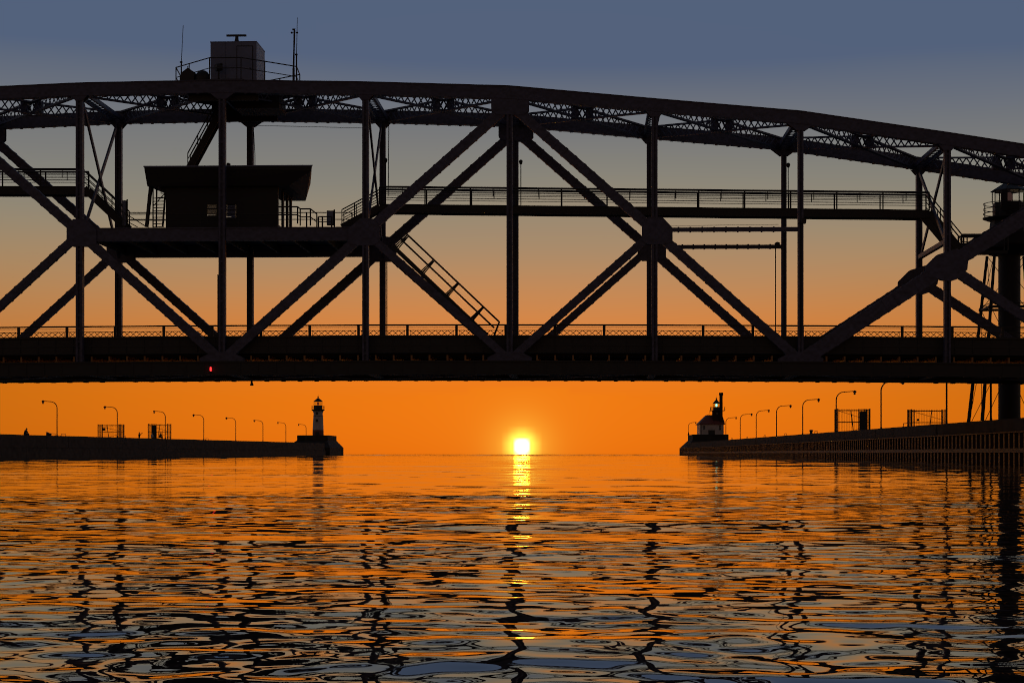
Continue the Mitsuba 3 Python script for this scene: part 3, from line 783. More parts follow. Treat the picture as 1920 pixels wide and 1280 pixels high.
put(k + '__body', MB().lathe([(0.1, -0.32), (0.13, -0.3), (0.08, -0.14), (0.02, -0.1)], c, 8), 'dark_steel')


# ---------------------------------------------------------------- the two piers
XS, XN = 24.6, -67.0
ztp = lambda y: 2.45 + 0.00145 * y


def pier(label, x_face, sgn, y0, y1, width, piled):
    """sgn +1: land lies to the right of the canal face."""
    p = thing('pier', label, 'pier')
    X_ = lambda d: x_face + sgn * d
    step = 9.6
    n = int((y1 - y0) / step)
    g = np.random.default_rng(5 + piled)
    zlow = 1.85 if piled else 1.25
    b = MB()
    b.hex8([(min(X_(0.9), X_(width)), y0, -2), (max(X_(0.9), X_(width)), y0, -2), (max(X_(0.9), X_(width)), y1, -2), (min(X_(0.9), X_(width)), y1, -2),
            (min(X_(0.9), X_(width)), y0, ztp(y0) - 0.45), (max(X_(0.9), X_(width)), y0, ztp(y0) - 0.45), (max(X_(0.9), X_(width)), y1, ztp(y1) - 0.45), (min(X_(0.9), X_(width)), y1, ztp(y1) - 0.45)])
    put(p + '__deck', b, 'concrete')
    for k in range(n):
        a, c = y0 + k * (y1 - y0) / n, y0 + (k + 1) * (y1 - y0) / n - 0.05
        d = 0.35 + 0.05 * g.uniform()
        f, r = X_(d), X_(0.88)
        za, zc = ztp(a), ztp(c)
        x0, x1 = min(f, r), max(f, r)
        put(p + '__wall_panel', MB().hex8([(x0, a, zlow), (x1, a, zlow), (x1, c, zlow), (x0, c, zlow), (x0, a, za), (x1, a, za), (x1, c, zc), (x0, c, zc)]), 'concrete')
        f2 = X_(0.12 + 0.03 * g.uniform())
        x0, x1 = min(f2, r), max(f2, r)
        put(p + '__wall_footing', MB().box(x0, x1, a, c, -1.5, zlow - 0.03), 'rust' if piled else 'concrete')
    if piled:
        b = MB()
        y = y0
        while y < y1:
            for s0, s1, d0, d1 in ((0.0, 0.42, -0.26, 0.12), ):
                q = [(X_(0.13), y), (X_(d0), y + 0.14), (X_(d0), y + 0.14 + s1), (X_(0.13), y + 0.28 + s1)]
                if sgn < 0:
                    q = q[::-1]
                b.hull([(u, v, z) for u, v in q for z in (-1.0, zlow - 0.12)])
            y += 1.32
        put(p + '__sheet_pile', b, 'rust', kind='stuff')
        put(p + '__waler', MB().box(X_(-0.34), X_(-0.27), y0, y1, 0.62, 0.86), 'dark_steel')
        put(p + '__waler', MB().box(X_(-0.36), X_(0.1), y0, y1, zlow - 0.1, zlow - 0.035), 'rust')
    return p


PS = pier('long canal pier at the right with rusty sheet piling along its base', XS, 1, 60, 480, 24, 1)
PN = pier('long plain concrete canal pier at the left', XN, -1, 120, 492, 14, 0)


def pierhead(p, sgn, y0, y1, px_face, px_a, px_b, py_top, piled):
    xa, xb = at(px_a, 0, y0)[0], at(px_b, 0, y0)[0]
    xf = at(px_face, 0, y1 + 6)[0]
    zt_ = at(px_a, py_top, y0)[2]
    far = xb if sgn > 0 else xa
    inner = at(px_a if sgn > 0 else px_b, 0, y1)[0]
    xa, xb = (inner, xb) if sgn > 0 else (xa, inner)
    out = far + sgn * 2.5
    m = 2.1
    pts = [(xf, y0 - 4, z) for z in (-1.5, m)] + [(xf, y1 + 6, z) for z in (-1.5, m)] + [(out, y0 - 4, z) for z in (-1.5, m)] + [(out, y1 + 6, z) for z in (-1.5, m)]
    put(p + '__head_base', MB().hull(pts), 'rust' if piled else 'concrete')
    pts = [(xf, y0 - 3.9, m + 0.005), (xf, y1 + 5.9, m + 0.005), (out, y0 - 3.9, m + 0.005), (out, y1 + 5.9, m + 0.005), (inner, y0 - 0.5, 3.9), (far, y0 - 0.5, 3.9), (inner, y1 + 0.5, 3.9), (far, y1 + 0.5, 3.9)]
    put(p + '__head_apron', MB().hull(pts), 'concrete')
    put(p + '__head_block', MB().box(xa, xb, y0, y1, 3.2, zt_), 'concrete')
    if piled:
        b = MB()
        x = min(xf, out)
        while x < max(xf, out) - 0.7:
            b.hull([(u, v, z) for u, v in ((x, y0 - 4.0), (x + 0.14, y0 - 4.3), (x + 0.56, y0 - 4.3), (x + 0.7, y0 - 4.0)) for z in (-1.0, m - 0.1)])
            x += 1.25
        y = y0 - 4
        while y < y1 + 5:
            b.hull([(u, v, z) for u, v in ((xf, y), (xf - sgn * 0.3, y + 0.14), (xf - sgn * 0.3, y + 0.56), (xf, y + 0.7)) for z in (-1.0, m - 0.1)])
            y += 1.25
        put(p + '__head_piling', b, 'rust', kind='stuff')
    return zt_


zhs = pierhead(PS, 1, 486, 508, 1275.5, 1290, 1366, 814.5, 1)
zhn = pierhead(PN, -1, 500, 518, 644, 557, 631, 816, 0)

# ---------------------------------------------------------------- lamp posts on the piers
def pier_lamp(x, y, z, sgn, label, group, height=5.2, arm=1.95):
    k = thing('street_lamp', label, 'street lamp', group)
    put(k + '__base', MB().lathe([(0.24, -0.05), (0.2, 0.15), (0.12, 0.55), (0.075, 0.9)], (x, y, z), 10), 'dark_steel')
    pts = [(x, y, z + 0.88), (x, y, z + height - 1.0)]
    for t in np.linspace(0, math.pi / 2, 7)[1:]:
        pts.append((x + sgn * 0.85 * (1 - math.cos(t)), y, z + height - 1.0 + 0.92 * math.sin(t)))
    pts.append((x + sgn * (arm - 0.2), y, z + height))
    put(k + '__pole', MB().tube(pts, np.linspace(0.072, 0.045, len(pts)), 8), 'dark_steel')
    c = (x + sgn * (arm - 0.05), y, z + height - 0.02)
    put(k + '__lamp_head', MB().lathe([(0.05, -0.2), (0.16, -0.12), (0.21, -0.03), (0.2, 0.03), (0.1, 0.1), (0.03, 0.13)], c, 12), 'dark_steel')
    put(k + '__lamp_head__glass', MB().lathe([(0.02, -0.36), (0.1, -0.33), (0.15, -0.25), (0.15, -0.205)], c, 12), 'cab_paint')


ORD = ['nearest', 'second nearest', 'third', 'fourth', 'fifth', 'sixth', 'seventh', 'eighth', 'ninth']
row = lambda x, px: x / math.tan(math.atan((px - 960) / 3600.0) - A)
for n, y in enumerate(row(-71.0, px) for px in (107, 220, 310, 382, 442, 493, 536, 574)):
    pier_lamp(-71.0, y, ztp(y) - 0.45, -1, f'curved lamp post on the left pier, {ORD[n]} counted from the camera', 'lamp posts along the left pier')
for n, y in enumerate(row(28.6, px) for px in (1858, 1775, 1652, 1568, 1505, 1456, 1418, 1388, 1361)):
    pier_lamp(28.6, y, ztp(y) - 0.45, 1, f'curved lamp post on the right pier, {ORD[n]} counted from the camera', 'lamp posts along the right pier', height=5.35, arm=2.15)
pier_lamp(at(1291, 0, 500)[0], 500, zhs, 1, 'curved lamp post on the right pier just left of the lighthouse building', 'lamp posts along the right pier', 3.3, 1.9)

# ---------------------------------------------------------------- picket enclosures on the piers
def gate(px0, px1, y, py_top, zb_, sgn, label, dense_right, sign=None):
    k = thing('picket_gate', label, 'fence', 'picket gates on the piers')
    x0, x1 = at(px0, 0, y)[0], at(px1, 0, y)[0]
    z1 = at(px0, py_top, y)[2]
    dep = 2.6
    for yy in (y, y + dep):
        b = MB()
        for z in (zb_ + 0.12, zb_ + 0.55 * (z1 - zb_), z1 - 0.15):
            b.beam((x0, yy, z), (x1, yy, z), 0.05, 0.06)
        put(k + '__rail', b, 'dark_steel', kind='stuff')
    b = MB()
    nx = int((x1 - x0) / 0.19)
    for j in range(nx + 1):
        x = x0 + (x1 - x0) * j / nx
        b.tube([(x, y, zb_), (x, y, z1)], 0.014, 4)
    xd = x1 - 0.9 if dense_right else x0
    for j in range(7):
        b.tube([(xd + 0.13 * j, y + dep, zb_), (xd + 0.13 * j, y + dep, z1 + 0.05)], 0.035, 4)
        for xx in (x0, x1):
            b.tube([(xx, y + dep * (j + 0.5) / 7, zb_), (xx, y + dep * (j + 0.5) / 7, z1)], 0.02, 4)
    put(k + '__picket', b, 'dark_steel', kind='stuff')
    for xx, yy in ((x0, y), (x1, y), (x0, y + dep), (x1, y + dep)):
        put(k + '__post', MB().box(xx - 0.06, xx + 0.06, yy - 0.06, yy + 0.06, zb_ - 0.05, z1 + 0.03), 'dark_steel')
    xm = (x0 + x1) / 2
    put(k + '__brace', MB().tube([(x0, y, z1 - 0.2), (x1, y, zb_ + 0.6 * (z1 - zb_))], 0.028, 5), 'dark_steel')
    put(k + '__brace', MB().tube([(x0, y, zb_ + 0.15), (x1, y, zb_ + 0.45 * (z1 - zb_))], 0.028, 5), 'dark_steel')
    lean = 0.35 if dense_right else -0.35
    put(k + '__brace', MB().tube([(xm - lean, y, z1 - 0.1), (xm, y, zb_ + 0.3)], 0.06, 6), 'dark_steel')
    put(k + '__panel', MB().box(x1 - 0.85 if dense_right else x0 + 0.06, x1 - 0.07 if dense_right else x0 + 0.85, y + dep - 0.03, y + dep - 0.01, zb_ + 0.2, z1 - 0.25), 'dark_steel') if sign is None and abs(px1 - px0) < 61 else None
    if sign:
        p, q = at(sign[0], sign[1], y), at(sign[2], sign[3], y)
        put(k + '__plate', MB().box(p[0], q[0], y - 0.05, y - 0.02, q[2], p[2]), 'dark_steel')


gate(1571, 1631, 220, 766.5, ztp(220) - 0.45, 1, 'picket gate on the right pier beside the fourth lamp post', True)
gate(1709, 1774, 226, 767.5, ztp(226) - 0.45, 1, 'picket gate on the right pier left of the second lamp post', False, sign=(1719, 785, 1723, 789))
gate(184, 225, 300, 795.5, ztp(300) - 0.45, -1, 'picket gate with a small dark plate on the left pier', True, sign=(192, 802, 197.5, 807))
gate(278, 314, 318, 794.5, ztp(318) - 0.45, -1, 'picket gate with a solid side on the left pier around a seated person', False)

# ladder hoops along the edges
for px, y, sgn, where in ((119, 246, -1, 'just right of the nearest lamp'), (99, 240, -1, 'just left of the nearest lamp'), (232, 293, -1, 'just right of the second lamp'), (317, 330, -1, 'just right of the third lamp'), (388, 360, -1, 'just right of the fourth lamp'),
                   (1698, 150, 1, 'left of the inner picket gate'), (1530, 210, 1, 'left of the fourth lamp'), (1473, 243, 1, 'left of the fifth lamp'), (1434, 270, 1, 'left of the sixth lamp'), (1372, 330, 1, 'near the lighthouse building'), (1401, 300, 1, 'left of the seventh lamp')):
    x = XS + 0.55 if sgn > 0 else XN - 0.55
    yy = x / math.tan(math.atan((px - 960) / 3600.0) - A)
    z = ztp(yy)
    k = thing('ladder_hoop', f'low pipe ladder hoop on the {"right" if sgn > 0 else "left"} pier {where}', 'railing', 'ladder hoops on the pier edges')
    put(k + '__pipe', MB().tube([(x, yy - 1.1, z - 0.02), (x, yy - 1.1, z + 0.26), (x, yy + 1.1, z + 0.26), (x, yy + 1.1, z - 0.02)], 0.03), 'dark_steel')
    put(k + '__foot', MB().box(x - 0.07, x + 0.07, yy - 1.18, yy - 1.02, z, z + 0.03), 'dark_steel')
    put(k + '__foot', MB().box(x - 0.07, x + 0.07, yy + 1.02, yy + 1.18, z, z + 0.03), 'dark_steel')
k = thing('litter_bin', 'dark slant topped bin left of the nearest lamp on the left pier', 'bin')
c = at(90, 815, 252)
put(k + '__body', MB().prism_y([(c[0] - 0.27, c[2] - 0.6), (c[0] + 0.27, c[2] - 0.6), (c[0] + 0.3, c[2] + 0.08), (c[0] - 0.25, c[2] + 0.34)], 252, 252.6), 'dark_steel')
put(k + '__lid', MB().hull([(c[0] - 0.3, y, c[2] + z) for y in (251.95, 252.65) for z in (0.345, 0.39)] + [(c[0] + 0.33, y, c[2] + z) for y in (251.95, 252.65) for z in (0.085, 0.13)]), 'dark_steel')
k = thing('mooring_bollard', 'short dark bollard on the right pier left of the fourth lamp', 'bollard')
y = 235.0
c = at(1521, 812, y)
put(k + '__post', MB().lathe([(0.2, -0.6), (0.17, 0.02), (0.15, 0.2)], c, 12), 'dark_steel')
put(k + '__cap', MB().lathe([(0.15, 0.2), (0.25, 0.27), (0.25, 0.36), (0.12, 0.42)], c, 12), 'dark_steel')

# ---------------------------------------------------------------- lighthouses
def ring_rail(owner, c, r, z, h, n, m='dark_steel', sides=16):
    ang = np.linspace(0, 2 * np.pi, sides + 1)
    for hh in (h, h * 0.62, h * 0.3):
        put(owner + '__rail', MB().tube([(c[0] + r * math.cos(a), c[1] + r * math.sin(a), z + hh) for a in ang], 0.028, 5), m)
    for j in range(n):
        a = 2 * np.pi * j / n + 0.2
        put(owner + '__post', MB().tube([(c[0] + r * math.cos(a), c[1] + r * math.sin(a), z), (c[0] + r * math.cos(a), c[1] + r * math.sin(a), z + h + 0.03)], 0.035, 5), m)


def lantern(owner, c, r, z0, zw, ze, za, lens, n=8):
    """Lantern room: solid skirt to zw, panes to ze, conical roof to za."""
    put(owner + '__lantern_skirt', MB().lathe([(r, z0), (r, zw)], (c[0], c[1], 0), n, math.pi / n), 'dark_steel')
    for j in range(n):
        a0, a1 = math.pi / n + 2 * np.pi * j / n, math.pi / n + 2 * np.pi * (j + 1) / n
        p, q = (c[0] + r * math.cos(a0), c[1] + r * math.sin(a0)), (c[0] + r * math.cos(a1), c[1] + r * math.sin(a1))
        w = key(owner + '__lantern_pane')
        scene[w] = mikit.ply(([(p[0], p[1], zw), (q[0], q[1], zw), (q[0], q[1], ze), (p[0], p[1], ze)], [(0, 1, 2), (0, 2, 3)]), 'glass')
        put(owner + '__lantern_mullion', MB().tube([(p[0], p[1], zw), (p[0], p[1], ze)], 0.045, 5), 'dark_steel')
    h = za - ze
    put(owner + '__lantern_roof', MB().lathe([(r * 1.14, ze), (r * 1.1, ze + 0.06), (r * 0.62, ze + 0.5 * h), (r * 0.22, ze + 0.86 * h), (0.1, ze + h)], (c[0], c[1], 0), n, math.pi / n), 'dark_steel')
    put(owner + '__lantern_roof__vent_ball', MB().sphere((c[0], c[1], ze + h + 0.18), 0.2, 2).tube([(c[0], c[1], ze + h + 0.3), (c[0], c[1], ze + h + 0.85)], 0.02, 5), 'dark_steel')
    return put(owner + '__lens', MB().lathe([(0.1, zw + 0.05), (0.24, zw + 0.3 * (ze - zw)), (0.24, zw + 0.7 * (ze - zw)), (0.1, ze - 0.08)], (c[0], c[1], 0), 12), 'dark_steel', **lens)


# north pier light: white conical tower
N = thing('pier_lighthouse', 'small white conical lighthouse with a dark lantern at the end of the left pier', 'lighthouse')
yN = 508.0
m = lambda py: at(597, py, yN)[2]
cN = at(596.5, 800, yN)
pxm = yN / 3600.0
put(N + '__base', MB().lathe([(10.7 * pxm, zhn - 0.6), (10.4 * pxm, m(806))], (cN[0], cN[1], 0), 24), 'red_roof', smooth=40)
put(N + '__tower', MB().lathe([(10.4 * pxm, m(806) + 0.004), (8.8 * pxm, m(774)), (9.6 * pxm, m(773)), (9.6 * pxm, m(771))], (cN[0], cN[1], 0), 24), 'white_paint', smooth=40)
put(N + '__band', MB().lathe([(9.45 * pxm, m(780.4)), (9.4 * pxm, m(779.4))], (cN[0], cN[1], 0), 24), 'dark_steel')
for py, px in ((788, 594.5), (774.5, 595)):
    w = put(N + '__window', MB().box(cN[0] - 0.45, cN[0] + 0.15, cN[1] - 1.55, cN[1] - 1.3, m(py + 2.6), m(py - 2)), 'dark_steel')
put(N + '__gallery', MB().lathe([(9.0 * pxm, m(771.2)), (12.5 * pxm, m(768.8)), (12.5 * pxm, m(767.6)), (8 * pxm, m(767.5))], (cN[0], cN[1], 0), 20), 'dark_steel')
ring_rail(N, cN, 12.2 * pxm, m(767.6), m(761) - m(767.6), 10)
lantern(N, cN, 8.0 * pxm, m(767.4), m(760.2), m(752.8), m(745.3), dict(emitter={'type': 'area', 'radiance': {'type': 'rgb', 'value': [0.012, 0.0012, 0.0008]}}))
dN = put(N + '__door', MB().box(cN[0] - 0.5, cN[0] + 0.5, cN[1] - 1.62, cN[1] - 1.4, zhn, zhn + 1.0), 'dark_steel')

# south pier light: white building with red hipped roof and a corner tower
S = thing('lighthouse_building', 'white lighthouse building with a hipped roof at the end of the right pier', 'lighthouse')
yS0, yS1 = 488.0, 501.0
m = lambda py, y=yS0: at(1330, py, y)[2]
bx0, bx1 = at(1312.5, 0, yS0)[0], at(1357, 0, yS0)[0]
ze = m(795.5)
wx = lambda px: at(px, 0, yS0)[0]
wall_with_openings(S + '__wall', bx0, bx1, zhs - 0.6, ze, [(wx(1318), wx(1322), m(805), m(798)), (wx(1328), wx(1340.5), zhs - 0.3, m(806)), (wx(1348), wx(1352), m(806), m(797))], lambda u, z, d: (u, yS0 + d, z), 0.3, 'white_paint')
wall_with_openings(S + '__wall', yS0 + 0.31, yS1, zhs - 0.6, ze, [(yS0 + 3, yS0 + 4, m(805), m(798)), (yS0 + 8, yS0 + 9, m(805), m(798))], lambda u, z, d: (bx0 + d, u, z), 0.3, 'white_paint')
wall_with_openings(S + '__wall', yS0 + 0.31, yS1, zhs - 0.6, ze, [], lambda u, z, d: (bx1 - d, u, z), 0.3, 'white_paint')
wall_with_openings(S + '__wall', bx0 + 0.31, bx1 - 0.31, zhs - 0.6, ze, [], lambda u, z, d: (u, yS1 - d, z), 0.3, 'white_paint')
for a, b_, z0, z1 in ((1318, 1322, m(805), m(798)), (1348, 1352, m(806), m(797))):
    w = put(S + '__window', MB().box(wx(a), wx(b_), yS0 + 0.16, yS0 + 0.17, z0, z1), 'dark_steel')
    put(w + '__frame', MB().box(wx(a), wx(b_), yS0 + 0.1, yS0 + 0.15, (z0 + z1) / 2 - 0.04, (z0 + z1) / 2 + 0.04).box((wx(a) + wx(b_)) / 2 - 0.03, (wx(a) + wx(b_)) / 2 + 0.03, yS0 + 0.09, yS0 + 0.148, z0, z1), 'white_paint')
put(S + '__door', MB().box(wx(1328), wx(1334.2), yS0 + 0.14, yS0 + 0.2, zhs - 0.6, m(806)), 'dark_steel')
put(S + '__door', MB().box(wx(1334.3), wx(1340.5), yS0 + 0.14, yS0 + 0.2, zhs - 0.6, m(806)), 'dark_steel')
put(S + '__cornice', MB().hull([(bx0 - 0.35, yS0 - 0.35, ze), (bx1 + 0.35, yS0 - 0.35, ze), (bx0 - 0.35, yS1 + 0.35, ze), (bx1 + 0.35, yS1 + 0.35, ze)] + [(bx0 - 0.35, yS0 - 0.35, ze + 0.18), (bx1 + 0.35, yS0 - 0.35, ze + 0.18), (bx0 - 0.35, yS1 + 0.35, ze + 0.18), (bx1 + 0.35, yS1 + 0.35, ze + 0.18)]), 'red_roof')
zr_ = m(777.5)
put(S + '__roof', MB().hull([(bx0 - 0.3, yS0 - 0.3, ze + 0.185), (bx1 + 0.3, yS0 - 0.3, ze + 0.185), (bx0 - 0.3, yS1 + 0.3, ze + 0.185), (bx1 + 0.3, yS1 + 0.3, ze + 0.185), (wx(1327), yS0 + 2.4, zr_), (bx1 - 0.2, yS0 + 2.4, zr_), (wx(1327), yS1 - 2.4, zr_), (bx1 - 0.2, yS1 - 2.4, zr_)]), 'red_roof')
tx0, tx1 = wx(1336.5), wx(1353)
ty0 = yS0 + 0.6
put(S + '__tower', MB().box(tx0, tx1, ty0, ty0 + 2.4, ze, m(770)), 'rust')
put(S + '__tower__window', MB().box(wx(1345) - 0.12, wx(1345) + 0.12, ty0 - 0.03, ty0 - 0.005, m(776), m(774)), 'white_paint')
put(S + '__tower__gallery', MB().box(wx(1331.5), wx(1359.5), ty0 - 0.6, ty0 + 3.0, m(770) + 0.004, m(769)), 'dark_steel')
for px in (1332.2, 1335, 1359):
    put(S + '__tower__post', MB().box(wx(px) - 0.09, wx(px) + 0.09, ty0 - 0.55, ty0 - 0.4, m(769), m(763)), 'dark_steel')
for py in (763.3, 766):
    put(S + '__tower__rail', MB().tube([(wx(1331.8), ty0 - 0.5, m(py)), (wx(1336.6), ty0 - 0.5, m(py))], 0.05, 5), 'dark_steel')
put(S + '__tower__brace', MB().tube([(wx(1332.5), ty0 - 0.2, m(770)), (wx(1329), ty0 - 0.2, m(776))], 0.05, 5), 'dark_steel')
cS = (wx(1344.2), ty0 + 1.2)
lantern(S, cS, 6.6 * yS0 / 3600, m(769) , m(762.5), m(756), m(748), dict(emitter={'type': 'area', 'radiance': {'type': 'rgb', 'value': [0.1, 0.3, 0.2]}}))
put(S + '__chimney', MB().box(wx(1349.3), wx(1355.2), ty0 - 0.5, ty0 + 0.45, ze, m(741)), 'rust')
put(S + '__chimney__cap', MB().box(wx(1348.7), wx(1355.8), ty0 - 0.6, ty0 + 0.55, m(741) + 0.004, m(736)), 'rust')
put(S + '__downpipe', MB().tube([(bx0 + 0.3, yS0 - 0.06, zhs - 0.4), (bx0 + 0.3, yS0 - 0.06, ze)], 0.05, 6), 'dark_steel')

# inner light: an iron skeleton tower with a stair cylinder, close behind the bridge
I = thing('skeleton_lighthouse', 'tall black iron skeleton lighthouse with a stair cylinder behind the bridge at the right', 'lighthouse')
yI = 146.4
cI = at(1892.5, 600, yI)
m = lambda py: at(1892, py, yI)[2]
zg = ztp(yI) - 0.45
put(I + '__cylinder', MB().lathe([(0.82, zg), (0.82, m(470))], (cI[0], cI[1], 0), 28), 'dark_steel', smooth=40)
zT = m(477)
h0, h1 = 2.62, 1.38
lerp = lambda z: h0 + (h1 - h0) * (z - zg) / (zT - zg)
cor = [(-1, -1), (1, -1), (1, 1), (-1, 1)]
P4 = lambda c_, z: (cI[0] + c_[0] * lerp(z), cI[1] + c_[1] * lerp(z), z)
zm_ = m(578)
levels = [zg, (zg + zm_) / 2 - 0.6, zm_, (zm_ + zT) / 2, zT]
for c_ in cor:
    put(I + '__leg', MB().tube([P4(c_, zg), P4(c_, zT)], [0.14, 0.11], 8), 'dark_steel')
for c_, e_ in zip(cor, cor[1:] + cor[:1]):
    put(I + '__ring_strut', MB().tube([P4(c_, zm_), P4(e_, zm_)], 0.1, 6), 'dark_steel')
    put(I + '__ring_strut', MB().tube([P4(c_, zm_ + 0.28), P4(e_, zm_ + 0.28)], 0.035, 6), 'dark_steel')
    for z0, z1 in ((zg + 0.2, zm_), (zm_, zT)):
        put(I + '__tie_rod', MB().tube([P4(c_, z0), P4(e_, z1)], 0.025, 5), 'dark_steel')
        put(I + '__tie_rod', MB().tube([P4(e_, z0), P4(c_, z1)], 0.025, 5), 'dark_steel')
    put(I + '__corner_plate', MB().sphere(P4(c_, zm_), 0.2, 1), 'dark_steel')
put(I + '__gallery_bracket', MB().lathe([(1.5, m(478)), (1.75, m(474)), (2.35, m(465)), (2.42, m(462)), (2.42, m(441))], (cI[0], cI[1], 0), 16), 'dark_steel')
put(I + '__watch_room', MB().lathe([(1.55, m(441) + 0.004), (1.4, m(410))], (cI[0], cI[1], 0), 12), 'dark_steel')
put(I + '__gallery', MB().lathe([(1.6, m(414)), (2.0, m(410)), (2.0, m(408.5))], (cI[0], cI[1], 0), 16), 'dark_steel')
ring_rail(I, cI, 1.95, m(408.5), 1.05, 8)
n = 8
r = 1.26
z0, zw, ze_, za_ = m(408.4), m(381), m(359), m(338)
lantern(I, cI, r, z0, zw, ze_, za_, dict(emitter={'type': 'area', 'radiance': {'type': 'rgb', 'value': [0.006, 0.003, 0.0025]}}))
put(I + '__door', MB().box(cI[0] - 0.9, cI[0] - 0.42, cI[1] - 1.36, cI[1] - 1.22, m(400), m(360)), 'dark_steel')
w = at(1862, 600, yI)

# ---------------------------------------------------------------- people on the left pier
def capsule_body(bones, J, R, refine=0.05, grow=0.0):
    M = manifold3d.Manifold
    parts = []
    for a, b_ in bones:
        sa = M.sphere(R[a] + grow, 14).translate(list(map(float, J[a])))
        sb = M.sphere(R[b_] + grow, 14).translate(list(map(float, J[b_])))
        parts.append(M.batch_hull([sa, sb]))
    u = M.batch_boolean(parts, manifold3d.OpType.Add).refine_to_length(refine)
    q = u.to_mesh()
    t = trimesh.Trimesh(q.vert_properties[:, :3], q.tri_verts, process=True)
    trimesh.smoothing.filter_taubin(t, 0.5, -0.53, 6)
    return t


BONES = [('hip', 'chest'), ('hipl', 'hipr'), ('hip', 'hipl'), ('hip', 'hipr'), ('chest', 'shl'), ('chest', 'shr'), ('shl', 'shr'), ('chest', 'neck'), ('neck', 'head'), ('head', 'chin'), ('head', 'nose'), ('head', 'earl'), ('head', 'earr'),
         ('shl', 'ell'), ('ell', 'wrl'), ('wrl', 'pml'), ('shr', 'elr'), ('elr', 'wrr'), ('wrr', 'pmr'), ('hipl', 'knl'), ('knl', 'anl'), ('anl', 'tol'), ('hipr', 'knr'), ('knr', 'anr'), ('anr', 'tor')]
RAD = dict(hip=.13, chest=.145, hipl=.1, hipr=.1, shl=.068, shr=.068, neck=.058, head=.098, chin=.055, nose=.016, earl=.025, earr=.025, ell=.044, elr=.044, wrl=.03, wrr=.03, pml=.034, pmr=.034,
           knl=.062, knr=.062, anl=.042, anr=.042, tol=.035, tor=.035)


def person(label, at_, turn, J, top='cloth', hat=True):
    """J: joints, x to the person's right, y forward, z up, feet or seat at z = 0."""
    J = {k: np.array(v, float) for k, v in J.items()}
    R = dict(RAD)
    bones = list(BONES)
    f = J['head']
    J.setdefault('chin', f + [0, .05, -.09]); J.setdefault('nose', f + [0, .115, -.02]); J.setdefault('earl', f + [-.095, 0, -.01]); J.setdefault('earr', f + [.095, 0, -.01])
    for s in 'lr':
        d = J['pm' + s] - J['wr' + s]
        d = d / np.linalg.norm(d)
        side = np.cross(d, [0, 0, 1.0]) if abs(d[2]) < 0.9 else np.cross(d, [0, 1.0, 0])
        side /= np.linalg.norm(side)
        for n, (o, ln) in enumerate(((-.027, .06), (-.009, .075), (.009, .07), (.027, .055))):
            J[f'f{s}{n}a'], J[f'f{s}{n}b'] = J['pm' + s] + side * o, J['pm' + s] + side * o * 1.2 + d * ln - [0, 0, .015]
            R[f'f{s}{n}a'], R[f'f{s}{n}b'] = .011, .008
            bones.append((f'f{s}{n}a', f'f{s}{n}b'))
        J[f't{s}a'], J[f't{s}b'] = J['wr' + s] + d * .03, J['wr' + s] + d * .06 + side * .06
        R[f't{s}a'], R[f't{s}b'] = .013, .009
        bones.append((f't{s}a', f't{s}b'))
    k = thing('person', label, 'person', None)
    M_ = trimesh.transformations.rotation_matrix(turn, [0, 0, 1])
    M_[:3, 3] = at_
    def place_(name, t, mt, **kw):
        t = t.copy()
        t.apply_transform(M_)
        return put(name, t, mt, smooth=True, **kw)
    place_(k + '__body', capsule_body(bones, J, R, 0.04), 'skin')
    up = [b_ for b_ in BONES if set(b_) <= {'hip', 'chest', 'shl', 'shr', 'ell', 'elr', 'wrl', 'wrr', 'hipl', 'hipr'}]
    place_(k + '__jacket', capsule_body(up, J, R, 0.06, 0.022), top)
    lo = [b_ for b_ in BONES if set(b_) <= {'hip', 'hipl', 'hipr', 'knl', 'knr', 'anl', 'anr'}]
    place_(k + '__trousers', capsule_body(lo, J, R, 0.06, 0.016), 'cloth')
    J2 = {'a': f + [0, -.012, .03], 'b': f + [0, -.03, -.01]}
    place_(k + '__hair', capsule_body([('a', 'b')], J2, {'a': .1, 'b': .095}, 0.03), 'cloth')
    return k, M_


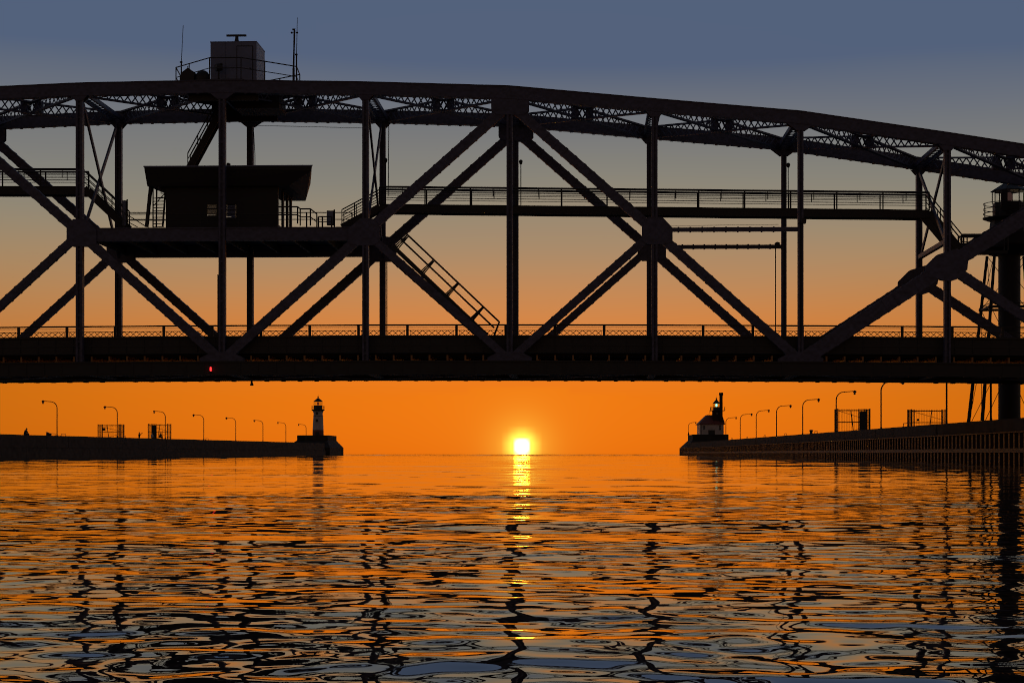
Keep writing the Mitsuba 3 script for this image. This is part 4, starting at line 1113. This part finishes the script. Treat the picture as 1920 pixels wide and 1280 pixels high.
stand = dict(hip=(0, 0, .93), chest=(0, -.01, 1.25), hipl=(-.09, 0, .9), hipr=(.09, 0, .9), shl=(-.19, 0, 1.4), shr=(.19, 0, 1.4), neck=(0, 0, 1.47), head=(0, .02, 1.62),
             ell=(-.3, .2, 1.25), wrl=(-.12, .36, 1.5), pml=(-.06, .4, 1.56), elr=(.3, .2, 1.25), wrr=(.12, .36, 1.5), pmr=(.06, .4, 1.56),
             knl=(-.11, .02, .5), anl=(-.12, -.02, .08), tol=(-.13, .14, .04), knr=(.11, .02, .5), anr=(.12, -.02, .08), tor=(.13, .14, .04))
sit = dict(hip=(0, 0, .12), chest=(0, .1, .42), hipl=(-.09, .02, .1), hipr=(.09, .02, .1), shl=(-.19, .14, .55), shr=(.19, .14, .55), neck=(0, .18, .62), head=(0, .25, .75),
           ell=(-.24, .26, .3), wrl=(-.08, .42, .26), pml=(-.03, .48, .26), elr=(.24, .26, .3), wrr=(.08, .42, .26), pmr=(.03, .48, .26),
           knl=(-.12, .46, .14), anl=(-.12, .5, -.28), tol=(-.12, .63, -.33), knr=(.12, .46, .14), anr=(.12, .5, -.28), tor=(.12, .63, -.33))
y = 235.0
person('person in dark clothes sitting hunched near the left end of the left pier', [at(46.5, 0, y)[0], y, at(47, 815.5, y)[2]], -math.pi / 2 - 0.2, sit)
y = 322.0
c = at(261, 0, y)
k, M_ = person('person in a dark jacket standing between the gates raising a camera to the face', [c[0], y, at(261, 810, y)[2] - 1.73], -math.pi / 2 + 0.15, stand)
CM = thing('hand_camera', 'small dark camera held up by the person standing between the gates', 'camera')
for nm, bx_, mt in (('body', ((-.07, .43, 1.53), (.07, .5, 1.63)), 'dark_steel'), ('lens', ((-.035, .5, 1.545), (.035, .62, 1.615)), 'dark_steel')):
    t = trimesh.creation.box(bounds=bx_)
    t.apply_transform(M_)
    put(CM + '__' + nm, t, mt)
y = 316.0
sit2 = {**sit, 'ell': (-.28, .2, .32), 'elr': (.28, .2, .32)}
k, M_ = person('person in dark clothes sitting inside the gate with a fishing rod held upright', [at(299.5, 0, y)[0], y, at(299.5, 820.5, y)[2]], -math.pi / 2 + 0.9, sit2)
FR = thing('fishing_rod', 'thin fishing rod held upright by the person sitting inside the gate', 'fishing rod')
h = (M_ @ np.array([0, .5, .27, 1]))[:3]
put(FR + '__rod', MB().tube([h + [0, 0, -0.2], h + [0.03, 0, 0.6], h + [0.22, 0, 1.75]], [0.03, 0.024, 0.014], 6), 'dark_steel')
put(FR + '__reel', MB().sphere(h + [0.03, -0.05, 0.05], 0.055, 1), 'dark_steel')
c = at(286, 0, y)
person('person with a pale top standing beside the solid side of the gate', [c[0], y - 0.3, at(286, 811, y)[2] - 1.73], -math.pi / 2 - 0.3,
       {**stand, 'ell': (-.26, .02, 1.15), 'wrl': (-.25, .2, .98), 'pml': (-.24, .27, .96), 'elr': (.26, .02, 1.15), 'wrr': (.24, .2, 1.0), 'pmr': (.23, .27, .98)}, top='white_paint')
